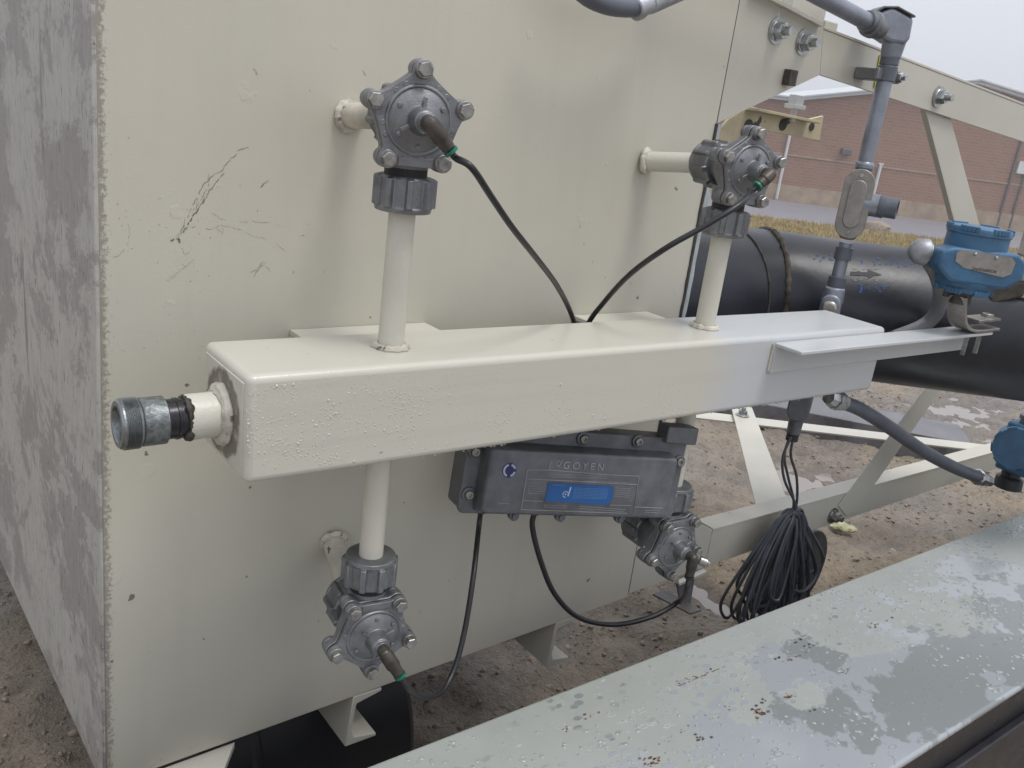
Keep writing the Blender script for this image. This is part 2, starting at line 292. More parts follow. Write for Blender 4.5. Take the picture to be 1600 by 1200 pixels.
# ------------------------------------------------------------------ mesh helpers
def basis(ax):
    ax = V(ax).normalized(); t = V((0, 0, 1)) if abs(ax.z) < .9 else V((1, 0, 0))
    u = ax.cross(t).normalized(); return u, ax.cross(u).normalized(), ax
class MB:
    def __init__(s): s.b = bmesh.new()
    def ring(s, c, u, v, r, seg, fn=None, ph=0):
        return [s.b.verts.new(c + (u * math.cos(a) + v * math.sin(a)) * (r * (fn(a) if fn else 1))) for a in (ph + 2 * math.pi * i / seg for i in range(seg))]
    def skin(s, r1, r2):
        k = len(r1)
        for i in range(k): s.b.faces.new((r1[i], r1[(i + 1) % k], r2[(i + 1) % k], r2[i]))
    def lathe(s, o, ax, prof, seg=28, fn=None, ph=0, cap=(1, 1), u=None):
        """prof: list of (distance along axis, radius)"""
        o = V(o); uu, vv, a = basis(ax)
        if u is not None: uu = V(u).normalized(); vv = a.cross(uu)
        rs = [s.ring(o + a * t, uu, vv, max(r, 1e-5), seg, fn if (fn and k not in getattr(s, 'plain', ())) else None, ph) for k, (t, r) in enumerate(prof)]
        for q in range(len(rs) - 1): s.skin(rs[q], rs[q + 1])
        if cap[0]: s.b.faces.new(rs[0][::-1])
        if cap[1]: s.b.faces.new(rs[-1])
        return s
    def cyl(s, p0, p1, r0, r1=None, seg=24, ph=0, cap=(1, 1)):
        p0, p1 = V(p0), V(p1); d = p1 - p0
        return s.lathe(p0, d, [(0, r0), (d.length, r0 if r1 is None else r1)], seg, ph=ph, cap=cap)
    def box(s, a, b):
        a, b = V(a), V(b)
        return s.obox(a, V((b.x - a.x, 0, 0)), V((0, b.y - a.y, 0)), V((0, 0, b.z - a.z)))
    def obox(s, o, ex, ey, ez):
        o = V(o); vs = [s.b.verts.new(o + ex * i + ey * j + ez * k) for k in (0, 1) for j in (0, 1) for i in (0, 1)]
        for f in ((0, 2, 3, 1), (4, 5, 7, 6), (0, 1, 5, 4), (1, 3, 7, 5), (3, 2, 6, 7), (2, 0, 4, 6)): s.b.faces.new([vs[i] for i in f])
        return s
    def prism(s, pts, off):
        off = V(off); a = [s.b.verts.new(V(p)) for p in pts]; b = [s.b.verts.new(V(p) + off) for p in pts]; k = len(a)
        s.b.faces.new(a); s.b.faces.new(b[::-1])
        for i in range(k): s.b.faces.new((a[(i + 1) % k], a[i], b[i], b[(i + 1) % k]))
        return s
    def tube(s, pts, r, seg=12, sub=6, cap=(1, 1), fn=None):
        P = spline([V(p) for p in pts], sub) if sub > 1 else [V(p) for p in pts]
        t0 = (P[1] - P[0]).normalized(); u = basis(t0)[0]; rings = []
        for i, q in enumerate(P):
            t = (P[min(i + 1, len(P) - 1)] - P[max(i - 1, 0)]).normalized()
            u = (u - t * u.dot(t)).normalized(); v = t.cross(u)
            rr = r(i / (len(P) - 1)) if callable(r) else r
            if fn: rr *= fn(i)
            rings.append(s.ring(q, u, v, rr, seg))
        for i in range(len(rings) - 1): s.skin(rings[i], rings[i + 1])
        if cap[0]: s.b.faces.new(rings[0][::-1])
        if cap[1]: s.b.faces.new(rings[-1])
        return s
    def weld(s, c, ax, Rr, r, seg=40, amp=.25, sc=None):
        u, v, a = basis(ax); c = V(c); sd_ = random.random() * 50; rings = []
        for i in range(seg):
            t = 2 * math.pi * i / seg; d = u * math.cos(t) + v * math.sin(t)
            k = 1 + amp * .35 * math.sin(i * 1.7 + 2 * noise.noise(V((i * .3, sd_, 0)))) + amp * 1.3 * (noise.noise(V((math.cos(t) * 2, math.sin(t) * 2 + sd_, 0))))
            q = c + d * Rr
            rings.append([s.b.verts.new(q + (d * math.cos(p_) + a * math.sin(p_)) * r * k) for p_ in (2 * math.pi * j / 8 for j in range(8))])
        for i in range(seg): s.skin(rings[i], rings[(i + 1) % seg])
        return s
    def hexh(s, o, ax, r, h, ph=0):
        return s.lathe(o, ax, [(0, r), (h * .8, r), (h, r * .86)], 6, ph=ph)
    def build(s, name, m, parent=None, bev=0, seg=2, local=False, ang=35):
        b = s.b; bmesh.ops.recalc_face_normals(b, faces=b.faces)
        if parent is not None and not local:
            top = parent
            while top.parent: top = top.parent
            b.transform(world_of(top).inverted())
        me = bpy.data.meshes.new(name); b.to_mesh(me); b.free()
        me.materials.append(MAT[m] if isinstance(m, str) else m)
        for f in me.polygons: f.use_smooth = True
        me.set_sharp_from_angle(angle=R(ang))
        o = bpy.data.objects.new(name, me); COL.objects.link(o); o.parent = parent
        if bev:
            md = o.modifiers.new('bevel', 'BEVEL'); md.width = bev; md.segments = seg; md.limit_method = 'ANGLE'; md.angle_limit = R(40)
        return o
def scatter(name, m, mats, sub, parent=None):
    """many small pebbles or beads as one mesh"""
    b_ = bmesh.new(); bmesh.ops.create_icosphere(b_, subdivisions=sub, radius=1); tv = [v_.co.copy() for v_ in b_.verts]; tf = [[v_.index for v_ in f.verts] for f in b_.faces]; b_.free()
    top = parent
    while top and top.parent: top = top.parent
    inv = world_of(top).inverted() if top else Matrix()
    vs, fs = [], []
    for q_ in mats:
        q_ = inv @ q_; k = len(vs); vs += [q_ @ v_ for v_ in tv]; fs += [[i + k for i in f] for f in tf]
    me = bpy.data.meshes.new(name); me.from_pydata(vs, [], fs); me.materials.append(MAT[m])
    for f in me.polygons: f.use_smooth = True
    o = bpy.data.objects.new(name, me); COL.objects.link(o); o.parent = parent; return o
def world_of(o): return Matrix.Translation(o.location) @ o.rotation_euler.to_matrix().to_4x4()
def spline(P, sub):
    out = []
    for i in range(len(P) - 1):
        p0 = P[i - 1] if i else P[0] * 2 - P[1]; p1, p2 = P[i], P[i + 1]; p3 = P[i + 2] if i + 2 < len(P) else P[-1] * 2 - P[-2]
        for k in range(sub):
            t = k / sub
            out.append(.5 * ((2 * p1) + (p2 - p0) * t + (2 * p0 - 5 * p1 + 4 * p2 - p3) * t * t + (3 * p1 - p0 - 3 * p2 + p3) * t ** 3))
    out.append(P[-1]); return out
def tag(o, label=None, cat=None, group=None, kind=None):
    for k, v in (('label', label), ('category', cat), ('group', group), ('kind', kind)):
        if v: o[k] = v
    return o
def thing(name, label, cat, loc, group=None, rot=(0, 0, 0)):
    o = bpy.data.objects.new(name, None); COL.objects.link(o); o.location = loc; o.rotation_euler = rot
    o.empty_display_size = .05; return tag(o, label, cat, group)
def struct(mb, name, m, **k): return tag(mb.build(name, m, **k), kind='structure')
def copy_part(ch, parent):
    c = ch.copy(); COL.objects.link(c); c.parent = parent
    for g in ch.children: copy_part(g, c)
    return c
def text(name, s, size, origin, ex, ey, m, parent, ext=.0004, align='LEFT', sp=1.0):
    """lettering as a flat raised mesh: origin, reading direction and up direction in world space"""
    cu_ = bpy.data.curves.new(name, 'FONT'); cu_.body = s; cu_.size = size; cu_.extrude = ext; cu_.align_x = align; cu_.space_character = sp
    cu_.materials.append(MAT[m]); o = bpy.data.objects.new(name, cu_); COL.objects.link(o)
    ex = V(ex).normalized(); ey = V(ey).normalized(); ez = ex.cross(ey)
    mw = Matrix(((ex.x, ey.x, ez.x, origin.x), (ex.y, ey.y, ez.y, origin.y), (ex.z, ey.z, ez.z, origin.z), (0, 0, 0, 1)))
    dg = bpy.context.evaluated_depsgraph_get(); me = bpy.data.meshes.new_from_object(o.evaluated_get(dg)); me.name = name
    bpy.data.objects.remove(o); o = bpy.data.objects.new(name, me); COL.objects.link(o)
    top = parent
    while top.parent: top = top.parent
    me.transform(world_of(top).inverted() @ mw); o.parent = parent
    return o
def stud_bolt(parent, c, ax=(0, -1, 0), wr=.023, m='zinc', ph=.3, length=.03):
    c = V(c); ax = V(ax).normalized()
    mb = MB().hexh(c + ax * .004, ax, wr * .68, .016, ph).cyl(c + ax * .0195, c + ax * length, wr * .34, seg=14)
    b = mb.build('bolt', m, parent)
    MB().lathe(c, ax, [(0, wr), (.003, wr), (.0032, wr * .75), (.005, wr * .7)], 28).build('washer', m, b)
    return b

# ------------------------------------------------------------------ ground, road, building
GZ, FZ = -1.35, -2.7
def gh(x, y):
    d = math.hypot(x - 1.5, y); k = min(1, max(0, (d - 8) / 8)); k = k * k * (3 - 2 * k)
    z = GZ + (FZ - GZ) * k
    if d < 12:
        q = V((x, y, 0)); z += .016 * noise.fractal(q * 1.6, .9, 2, 4) + .024 * noise.fractal(q * 8, .85, 2, 4) * (1 - k)
        z += .009 * noise.noise(q * 31)
        for (px, py, rx, ry, dp) in PUD:
            e = ((x - px) / rx) ** 2 + ((y - py) / ry) ** 2
            if e < 4: z -= dp * math.exp(-e * 1.1)
    return z
PUD = []
for (a, b, rx, ry, dp) in ((1116, 925, .09, .20, .05), (1270, 750, .40, .36, .04), (1480, 640, .8, .35, .03), (1560, 655, 1.0, .5, .022), (985, 945, .10, .05, .02), (1040, 915, .07, .05, .02), (1385, 840, .22, .10, .03)):
    q = at(a, b, Z=GZ); PUD.append((q.x, q.y, rx, ry, dp))
def axis(lo, f0, f1, hi, st):
    a = [f0 + i * st for i in range(int((f1 - f0) / st) + 1)]; s_ = st; x = a[0]; l = []
    while x > lo: s_ *= 1.16; x -= s_; l.append(x)
    s_ = st; x = a[-1]; r_ = []
    while x < hi: s_ *= 1.16; x += s_; r_.append(x)
    return l[::-1] + a + r_
xs = axis(-150, -.4, 6.2, 260, .028); ys = axis(-40, -.5, 5.0, 260, .028)
me = bpy.data.meshes.new('ground'); vs = [(x, y, gh(x, y)) for y in ys for x in xs]; nx = len(xs)
me.from_pydata(vs, [], [(j * nx + i, j * nx + i + 1, (j + 1) * nx + i + 1, (j + 1) * nx + i) for j in range(len(ys) - 1) for i in range(nx - 1)])
me.materials.append(MAT['mud'])
for f in me.polygons: f.use_smooth = True
g = bpy.data.objects.new('ground', me); COL.objects.link(g); tag(g, kind='structure')
wt = MB(); wt.box((-1, -.9, GZ - .046), (9, 6.5, GZ - .044)); struct(wt, 'puddle_water', 'water')

# frame running parallel to the building front: e = along the wall to the right, f = away from the camera
e_ = V((cr.x, cr.y, 0)).normalized(); f_ = V((-e_.y, e_.x, 0))
C0 = V((CAM.x, CAM.y, 0))
def far(px, d, z=FZ):             # ground point at distance d (along f_) under pixel column px, found near row 330
    r = ray(px, 330); t = d / (V((r.x, r.y, 0)).dot(f_)); q = CAM + r * t; return V((q.x, q.y, z))
def row(px, py, z):               # distance along f_ of a ground pixel
    q = at(px, py, Z=z); return (q - C0).dot(f_)
dB = row(1214, 313, FZ)
d_r0, d_r1 = row(1200, 322, FZ), row(1200, 342, FZ)
d_g1 = row(1200, 372, FZ)
def strip(name, m, d0, d1, z, kind='structure'):
    a, b = far(700, d0, z), far(2400, d0, z); c, d = far(2400, d1, z), far(700, d1, z)
    mb = MB(); mb.prism([a - e_ * 30, b + e_ * 60, c + e_ * 60, d - e_ * 30], (0, 0, -.05)); return tag(mb.build(name, m), kind=kind)
strip('road', 'asphalt', d_r1, dB - .35, FZ + .03)
gs = MB()
strip('verge', 'grass', d_g1 - 3, d_r1, FZ + .02)
rg = random.Random(3); tl = bmesh.new()
for i in range(16000):
    px = rg.uniform(1170, 1640); d = rg.uniform(d_g1 - 2, d_r1 - .1); q = far(px, d, FZ + .02)
    q.x += rg.uniform(-.3, .3); h_ = rg.uniform(.05, .17); a_ = rg.uniform(0, 3.14); w_2 = .03
    u_ = V((math.cos(a_), math.sin(a_), 0)) * w_2; t_ = q + V((rg.uniform(-.07, .07), rg.uniform(-.07, .07), h_))
    tl.faces.new((tl.verts.new(q - u_), tl.verts.new(q + u_), tl.verts.new(t_)))
gm = MB(); gm.b.free(); gm.b = tl; tag(gm.build('grass', 'grass'), 'dry yellow grass verge along the road', 'grass', kind='stuff')

# --- brick building; the wall plane is parallel to e_, at distance dB
BL = thing('brick_building', 'long low red brick building with tan base band and white roof trim', 'building', far(1215, dB))
BL.rotation_euler = (0, 0, math.atan2(e_.y, e_.x))
def wp(px, py):                     # point of the building wall at a pixel
    return atp(px, py, far(1215, dB, 0), f_)
def wl(px, py):
    q = wp(px, py); return ((q - BL.location).dot(e_), q.z)
def wloc(mb, pts, y0, y1): return mb.prism([V((x, y0, z)) for x, z in pts], (0, y1 - y0, 0))
xl, xr = -16, 34
x1, z1 = wl(1236, 158); x2, z2 = wl(1395, 142); x3, z3 = wl(1524, 131); x4, z4 = wl(1600, 155)
zb = wl(1300, 300)[1] - FZ
z_l = z1 + (z1 - z2) / (x2 - x1) * 0
top = [(xl, z1 - FZ - .3), (x1, z1 - FZ), (x3, z3 - FZ), (x4, z4 - FZ), (xr, z4 - FZ - 1.2)]
zb = wl(1400, 322)[1] - FZ
zb = max(.7, min(1.3, zb))
wloc(MB(), [(xl, zb), (xr, zb)] + [(x, z) for x, z in top[::-1]], 0, 9).build('wall', 'brick', BL, local=True)
wloc(MB(), [(xl, -.4), (xr, -.4), (xr, zb), (xl, zb)], -.06, 8.9).build('base_course', 'brick_tan', BL, local=True)
tr = MB()
for i in range(len(top) - 1):
    (a, za), (b, zb_) = top[i], top[i + 1]
    wloc(tr, [(a, za), (b, zb_), (b, zb_ + .13), (a, za + .13)], -.28, 9.2)
    wloc(tr, [(a, za + .132), (b, zb_ + .132), (b, zb_ + .19), (a, za + .19)], -.42, 9.4)
tr.build('roof_trim', 'trim', BL, local=True)
zc = wl(1300, 252)[1] - FZ
wloc(MB(), [(xl, zc), (xr, zc), (xr, zc + .07), (xl, zc + .07)], -.03, 0).build('brick_course', 'brick_tan', BL, local=True)
for px in (1212, 1362):
    xa = wl(px, 310)[0]; top_z = 4.0 if px == 1212 else 2.1
    d_ = MB(); d_.tube([(xa, -.14, .1), (xa, -.1, .4), (xa, -.1, top_z)], .065, 10, 4)
    if px == 1212: d_.box((xa - .17, -.3, 4.0), (xa + .17, -.02, 4.28))
    else: d_.box((xa - .10, -.16, 2.05), (xa + .10, -.02, 2.12))
    d_.build('downspout', 'white_paint', BL, local=True)
xa, za = wl(1320, 237); la = MB(); la.box((xa - .22, -.28, za - FZ - .14), (xa + .22, -.01, za - FZ + .14)); la.build('wall_lamp', 'yard_grey', BL, local=True, bev=.05)
xa = wl(1598, 255)[0]; la = MB(); la.box((xa - .2, -.12, wl(1598, 272)[1] - FZ), (xa + .5, -.01, wl(1598, 252)[1] - FZ)); la.build('wall_sign', 'white_paint', BL, local=True)
for px in (1572, 1592):
    xa = wl(px, 300)[0]; MB().box((xa - .04, -.08, .1), (xa + .04, -.01, 5)).build('control_joint', 'yard_grey', BL, local=True)

# boulder / log lying on the verge and stones on the mud
def rock(name, c, s, m, label, seed):
    b_ = bmesh.new(); bmesh.ops.create_icosphere(b_, subdivisions=3, radius=1)
    for v_ in b_.verts:
        k = 1 + .28 * noise.noise(v_.co * 1.7 + V((seed, 0, 0))) + .08 * noise.noise(v_.co * 6 + V((seed, 0, 0)))
        v_.co = V((v_.co.x * s[0], v_.co.y * s[1], v_.co.z * s[2])) * k
    b_.transform(Matrix.Rotation(math.atan2(e_.y, e_.x), 4, 'Z')); b_.transform(Matrix.Translation(c))
    q = MB(); q.b.free(); q.b = b_; return tag(q.build(name, m), label, 'stone' if name != 'log' else 'log')
rock('log', at(1366, 355, Z=FZ + .12), (.62, .2, .2), 'stone', 'brown weathered log lying on the dry grass verge', 3)
rock('stone', at(1313, 822, Z=GZ + .012), (.035, .03, .016), 'pale_stone', 'pale yellowish stone below the bolt of the bottom rail', 5)
rock('stone', at(1329, 826, Z=GZ + .01), (.022, .02, .012), 'pale_stone', 'smaller pale stone to the right of the yellowish stone', 8)
# loose gravel on the mud: uncountable
gb = []; rg = random.Random(11)
for i in range(14000):
    x, y = rg.uniform(.0, 5.5), rg.uniform(-.3, 3.2) ** 1.0
    if rg.random() > .5 + noise.noise(V((x * 1.4, y * 1.4, 3))): continue
    s_ = rg.uniform(.0025, .0085) * (1.5 if rg.random() < .06 else 1); z_ = gh(x, y)
    if z_ < GZ - .03: continue
    gb.append(Matrix.Translation((x, y, z_ + s_ * .2)) @ Matrix.Rotation(rg.uniform(0, 3), 4, 'Z') @ Matrix.Diagonal((1.3 * s_, .9 * s_, .6 * s_, 1)))
tag(scatter('gravel', 'stone', gb, 1), 'loose gravel scattered over the wet mud', 'gravel', kind='stuff')

# ------------------------------------------------------------------ tank
T = thing('collector_tank', 'big cream painted steel tank with scuffed grey end and scratched front', 'tank', (.26, 0, -1.01))
ZT = .232
def zbot(x): return -1.012 + (x - .26) * .037
fp = MB(); fp.prism([(.26, 0, zbot(.26)), (1.303, 0, zbot(1.303)), (1.303, 0, ZT), (.26, 0, ZT)], (0, .006, 0)); fp.build('front_panel', 'tank_paint', T, bev=.0015)
bd = MB()
vv = [bd.b.verts.new(V(c)) for c in ((.262, .007, -1.008), (1.295, .007, -.97), (1.295, 1.5, -1.05), (.262, 1.5, -1.17), (.262, .007, ZT - .003), (1.295, .007, ZT - .003), (1.295, 1.5, ZT - .003), (.262, 1.5, ZT - .003))]
for f in ((0, 1, 2, 3), (4, 7, 6, 5), (0, 4, 5, 1), (1, 5, 6, 2), (2, 6, 7, 3), (3, 7, 4, 0)): bd.b.faces.new([vv[i] for i in f])
bd.build('tank_body', 'cream', T)
ep = MB(); ep.prism([(.2555, .0, -1.012), (.2555, 1.5, -1.176), (.2555, 1.5, ZT), (.2555, 0, ZT)], (.0055, 0, 0)); ep.build('end_panel', 'worn_panel', T, bev=.002)
# corner weld, seam, gussets, seal
gp = MB(); gp.prism([(1.3035, -.001, .006), (1.574, -.001, .121), (1.553, -.001, .208), (1.40, -.001, .232), (1.3035, -.001, .232)], (0, .007, 0)); gp.build('gusset_plate', 'cream', T, bev=.001)
gp = MB(); gp.prism([(1.3035, -.001, -.965), (1.3035, -.001, -.735), (1.545, -.001, -.862), (1.545, -.001, -.958)], (0, .007, 0)); gp.build('gusset_plate', 'cream', T, bev=.001)
tl_ = MB(); tl_.prism([at(1180, -14, Y=-.012), at(1286, 42, Y=-.012), at(1286, 42, Y=-.012) + V((0, .06, 0)), at(1180, -14, Y=-.012) + V((0, .06, 0))], (0, 0, .006)); tl_.build('top_flange', 'cream_white', T)
ed = MB(); zz = [(.006 - i * .0235) for i in range(31)]
L1 = [V((1.305 + .004 * noise.noise(V((z * 22, 1, 0))), -.003, z)) for z in zz]; L2 = [V((1.323 + .007 * noise.noise(V((z * 26, 9, 0))), .004, z)) for z in zz]
for i in range(len(zz) - 1):
    a = [ed.b.verts.new(q) for q in (L1[i], L2[i], L2[i + 1], L1[i + 1])]; c_ = [ed.b.verts.new(q.co + V((0, .004, 0))) for q in a]
    ed.b.faces.new(a); ed.b.faces.new(c_[::-1])
    for k in range(4): ed.b.faces.new((a[(k + 1) % 4], a[k], c_[k], c_[(k + 1) % 4]))
ed.build('edge_seal', 'strip', T)
ds = MB(); ds.tube([V((1.3015 + .0016 * noise.noise(V((z * 40, 4, 0))), -.0015, z)) for z in [.006 - i * .02 for i in range(37)]], .0028, 6, 2, fn=lambda i: 1 + .5 * noise.noise(V((i * .6, 2, 2)))); ds.build('seal_edge', 'dark_seal', T)
sm = MB(); sm.tube([V((1.3028, .0003, z)) for z in (.008, .1, .2, .231)], .0008, 6, 1); sm.build('panel_seam', 'yard_grey', T); sm = MB(); sm.tube([V((1.3028, .0003, z)) for z in (-.735, -.8, -.96)], .0008, 6, 1); sm.build('panel_seam', 'yard_grey', T)
sb = at(1229, 121, Y=-.002); q = MB(); q.box(sb + V((-.011, -.016, -.014)), sb + V((.011, 0, .014))); q.build('square_stud', 'brass_brown', T, bev=.001)
for a, b in ((1213, 48), (1255, 66)): stud_bolt(T, at(a, b, Y=-.001), wr=.0235, length=.034)
FOOT = at(545, 181, Y=0), at(1008, 252, Y=0), at(520, 845, Y=0), V((1.165, 0, -.69))
VALVE = V((.569, -.165, -.036)), V((1.176, -.165, -.058)), V((.567, -.165, -.727)), V((1.175, -.165, -.722))
VROT = [R(-15), R(-10), R(-8), R(-4)]
def vrot(i, v): return Matrix.Rotation(VROT[i], 3, 'Z') @ V(v)
for fi, (f, v_) in enumerate(zip(FOOT, VALVE)):
    end = v_ + vrot(fi, (0, .055, 0)); s_ = MB(); s_.cyl(f - V((0, .0, 0)), end, .0167, seg=28); q = s_.build('outlet_stub', 'cream_dirty' if f is not FOOT[1] else 'cream_white', T)
    MB().weld(f + V((0, -.003, 0)), (end - f), .0175, .0050, amp=.4).build('weld_bead', 'weld', q)
# scratches: thin scored marks in the paint, from the photograph
sc = MB(); rr = random.Random(5)
def scratch(pts, wd=.0007, jit=.0012):
    Q = spline([at(a, b, Y=-.0004) for a, b in pts], 7); Q = [q + V((rr.uniform(-jit, jit), 0, rr.uniform(-jit, jit))) for q in Q]
    for i in range(len(Q) - 1):
        d = (Q[i + 1] - Q[i]); nrm = V((-d.z, 0, d.x)); 
        if nrm.length < 1e-7: continue
        nrm.normalize(); k = wd * rr.uniform(.15, .62)
        if rr.random() < .22: continue
        sc.b.faces.new([sc.b.verts.new(q) for q in (Q[i] - nrm * k, Q[i + 1] - nrm * k * .7, Q[i + 1] + nrm * k * .7, Q[i] + nrm * k)])
scratch([(388, 232), (376, 233), (360, 250), (345, 267), (325, 280), (312, 302), (300, 325), (288, 350), (274, 376)], .0008)
scratch([(350, 270), (335, 288), (318, 312), (303, 335), (290, 358)], .0009)
scratch([(330, 294), (315, 320), (297, 345), (285, 368)], .0012)
for k in range(16):
    a = rr.uniform(276, 326); b = 376 - (a - 276) * 1.75 + rr.uniform(-9, 9); scratch([(a, b), (a + rr.uniform(1, 6), b - rr.uniform(5, 14))], .0006, .0005)
scratch([(262, 376), (278, 373), (281, 378)], .0022)
scratch([(296, 354), (330, 358), (345, 352), (372, 358), (400, 370), (416, 372)], .00045)
scratch([(330, 332), (355, 345), (400, 346), (440, 352)], .0004); scratch([(337, 355), (350, 366), (345, 352)], .0004)
scratch([(282, 385), (290, 398), (300, 385)], .0005); scratch([(262, 436), (285, 420), (304, 405)], .0005); scratch([(258, 440), (276, 430)], .0004)
scratch([(168, 402), (188, 398), (202, 372), (200, 350)], .0004); scratch([(432, 380), (440, 388), (448, 390)], .0005)
scratch([(392, 426), (402, 420), (412, 415), (424, 426)], .0007); scratch([(398, 432), (408, 412), (414, 410)], .0007)
scratch([(408, 292), (414, 286), (420, 283)], .0009); scratch([(398, 108), (402, 116)], .0010); scratch([(468, 369), (476, 368)], .0010)
scratch([(565, 108), (572, 118)], .0006)
for k in range(70):
    a, b = (rr.uniform(165, 330), rr.uniform(300, 560)) if k < 40 else (rr.uniform(180, 700), rr.uniform(60, 1000))
    d = rr.uniform(1, 2.2); a0 = rr.uniform(0, 6); scratch([(a, b), (a + d * math.cos(a0), b + d * math.sin(a0))], .0008, .0003)
for a, b in ((912, 380), (925, 407), (906, 352), (1001, 345), (945, 432), (985, 440), (548, 948), (497, 968), (655, 955), (700, 906), (868, 912), (950, 890)): scratch([(a, b), (a + 1.5, b + 4)], .0012, .0004)
tag(sc.build('scratch_marks', 'scratch', T), 'scored scratches and paint chips on the front')
# skid channels under the tank
def channel(x, zt, zl, y0, y1, label):
    c = MB(); t = .006
    c.prism([(x, y0, zt), (x + .055, y0, zt), (x + .055, y0, zt - t), (x + t + .002, y0, zt - t - .01), (x + t, y0, zt - .03), (x + t - .004, y0, zl + .03), (x + t + .002, y0, zl + t + .008), (x + .052, y0, zl + t), (x + .052, y0, zl), (x - .008, y0, zl)], (0, y1 - y0, 0))
    return tag(c.build('skid_channel', 'cream_white', bev=.0012), label, 'channel', 'support channels under the tank')
channel(.655, zbot(.66) - .001, -1.098, .0, .75, 'short cream steel channel under the tank nearest the black drum')
channel(1.105, zbot(1.13) - .001, -1.083, .0, .75, 'cream steel channel under the tank further right by the mud')
q = MB(); q.prism([at(250, 1202, Z=-1.014), at(367, 1159, Z=-1.014), at(345, 1215, Z=-1.014), at(235, 1215, Z=-1.014)], (0, 0, -.012))
tag(q.build('foot_plate', 'cream_white', bev=.001), 'pale cream steel foot plate sticking out under the tank corner', 'plate')
q = MB(); q.lathe(V((.42, .30, -1.25)), (1, 0, 0), [(0, .22), (.012, .23), (.10, .23), (.105, .235), (.115, .235), (.12, .23), (.26, .23), (.415, .23), (.43, .215)], 48)
tag(q.build('black_drum', 'duct_black'), 'black round drum lying in the shadow under the tank', 'drum')
q = MB(); a0 = at(655, 1080, Y=.02); q.tube([at(655, 1078, Y=.05), at(668, 1098, Y=.06), at(676, 1112, Y=.06), at(686, 1130, Y=.09)], .006, 8, 4)
q.b.free()

# ------------------------------------------------------------------ truss frame of the skid
F = thing('truss_frame', 'cream painted truss frame bolted to the right of the tank', 'frame', (1.56, 0, -.96))
def rail(name, p0t, p0b, p1t, p1b, th=.006, fl=.05, ext=1.0):
    a, b, c, d = map(V, (p0t, p1t, p1b, p0b)); b = a + (b - a) * ext; c = d + (c - d) * ext
    mb = MB(); mb.prism([a, b, c, d], (0, th, 0)); o_ = (0, fl, 0)
    up = V((0, 0, .0055)); mb.prism([a + up + V((0, -.001, 0)), b + up + V((0, -.001, 0)), b + up + V((0, fl, 0)), a + up + V((0, fl, 0))], (0, 0, -.0052))
    return mb.build(name, 'cream', F, bev=.0008)
tr_ = rail('top_rail', at(1287, 46, Y=0), at(1281, 117, Y=0), at(1600, 165, Y=0), at(1600, 222, Y=0), ext=1.8)
br_ = rail('bottom_rail', (1.548, 0, -.866), (1.548, 0, -.958), (3.1, 0, -.872), (3.1, 0, -.93), ext=1.5)
def strut(name, pts, m='cream', off=(0, .006, 0)):
    mb = MB(); mb.prism(pts, off); return mb.build(name, m, F, bev=.0008)
Y1 = .010
strut('diagonal_strut', [at(1448, 172, Y=Y1), at(1484, 180, Y=Y1), at(1560, 460, Y=Y1), at(1522, 460, Y=Y1)])
q = MB(); a, b = at(1448, 172, Y=Y1 - .001), at(1522, 460, Y=Y1 - .001); q.prism([a, b, b + V((0, .014, 0)), a + V((0, .014, 0))], (-.005, 0, 0)); q.build('strut_flange', 'cream', F)
strut('diagonal_strut', [at(1322, 806, Y=-.003), at(1310, 790, Y=-.003), at(1450, 600, Y=-.003), at(1484, 590, Y=-.003), at(1352, 778, Y=-.003), at(1350, 797, Y=-.003)], off=(0, .0022, 0))
zc = -.952
strut('cross_brace', [at(1143, 636, Z=zc), at(1174, 634, Z=zc), at(1236, 796, Z=zc), at(1190, 824, Z=zc)], 'cream_white', (0, 0, -.006))
strut('cross_brace', [at(1085, 641, Z=zc - .012), at(1560, 697, Z=zc - .012), at(1560, 707, Z=zc - .012), at(1085, 652, Z=zc - .012)], 'cream_white', (0, 0, -.006))
stud_bolt(F, at(1160, 649, Z=zc + .001), (0, 0, 1), wr=.024)
stud_bolt(F, at(1466, 151, Y=-.001), wr=.023, length=.034)
stud_bolt(F, at(1301, 805, Y=-.001), wr=.021, m='bolt_steel', length=.030)
# hanging plate in front of the wet mud, below the lower right valve
q = MB(); q.prism([at(1058, 912, Y=.02), at(1086, 900, Y=.02), at(1078, 950, Y=.02), at(1066, 950, Y=.02)], (0, .006, 0)); q.build('rail_foot', 'timber', F)
q = MB(); q.prism([at(1020, 928, Z=-1.06), at(1038, 921, Z=-1.06), at(1096, 953, Z=-1.06), at(1078, 958, Z=-1.06)], (0, 0, -.004)); q.build('rail_foot', 'yard_grey', F)
q = MB(); q.prism([at(1060, 906, Z=-.975), at(1100, 888, Z=-.975), at(1104, 893, Z=-.975), at(1062, 912, Z=-.975)], (0, 0, -.006)); q.build('rail_foot', 'cream_white', F)

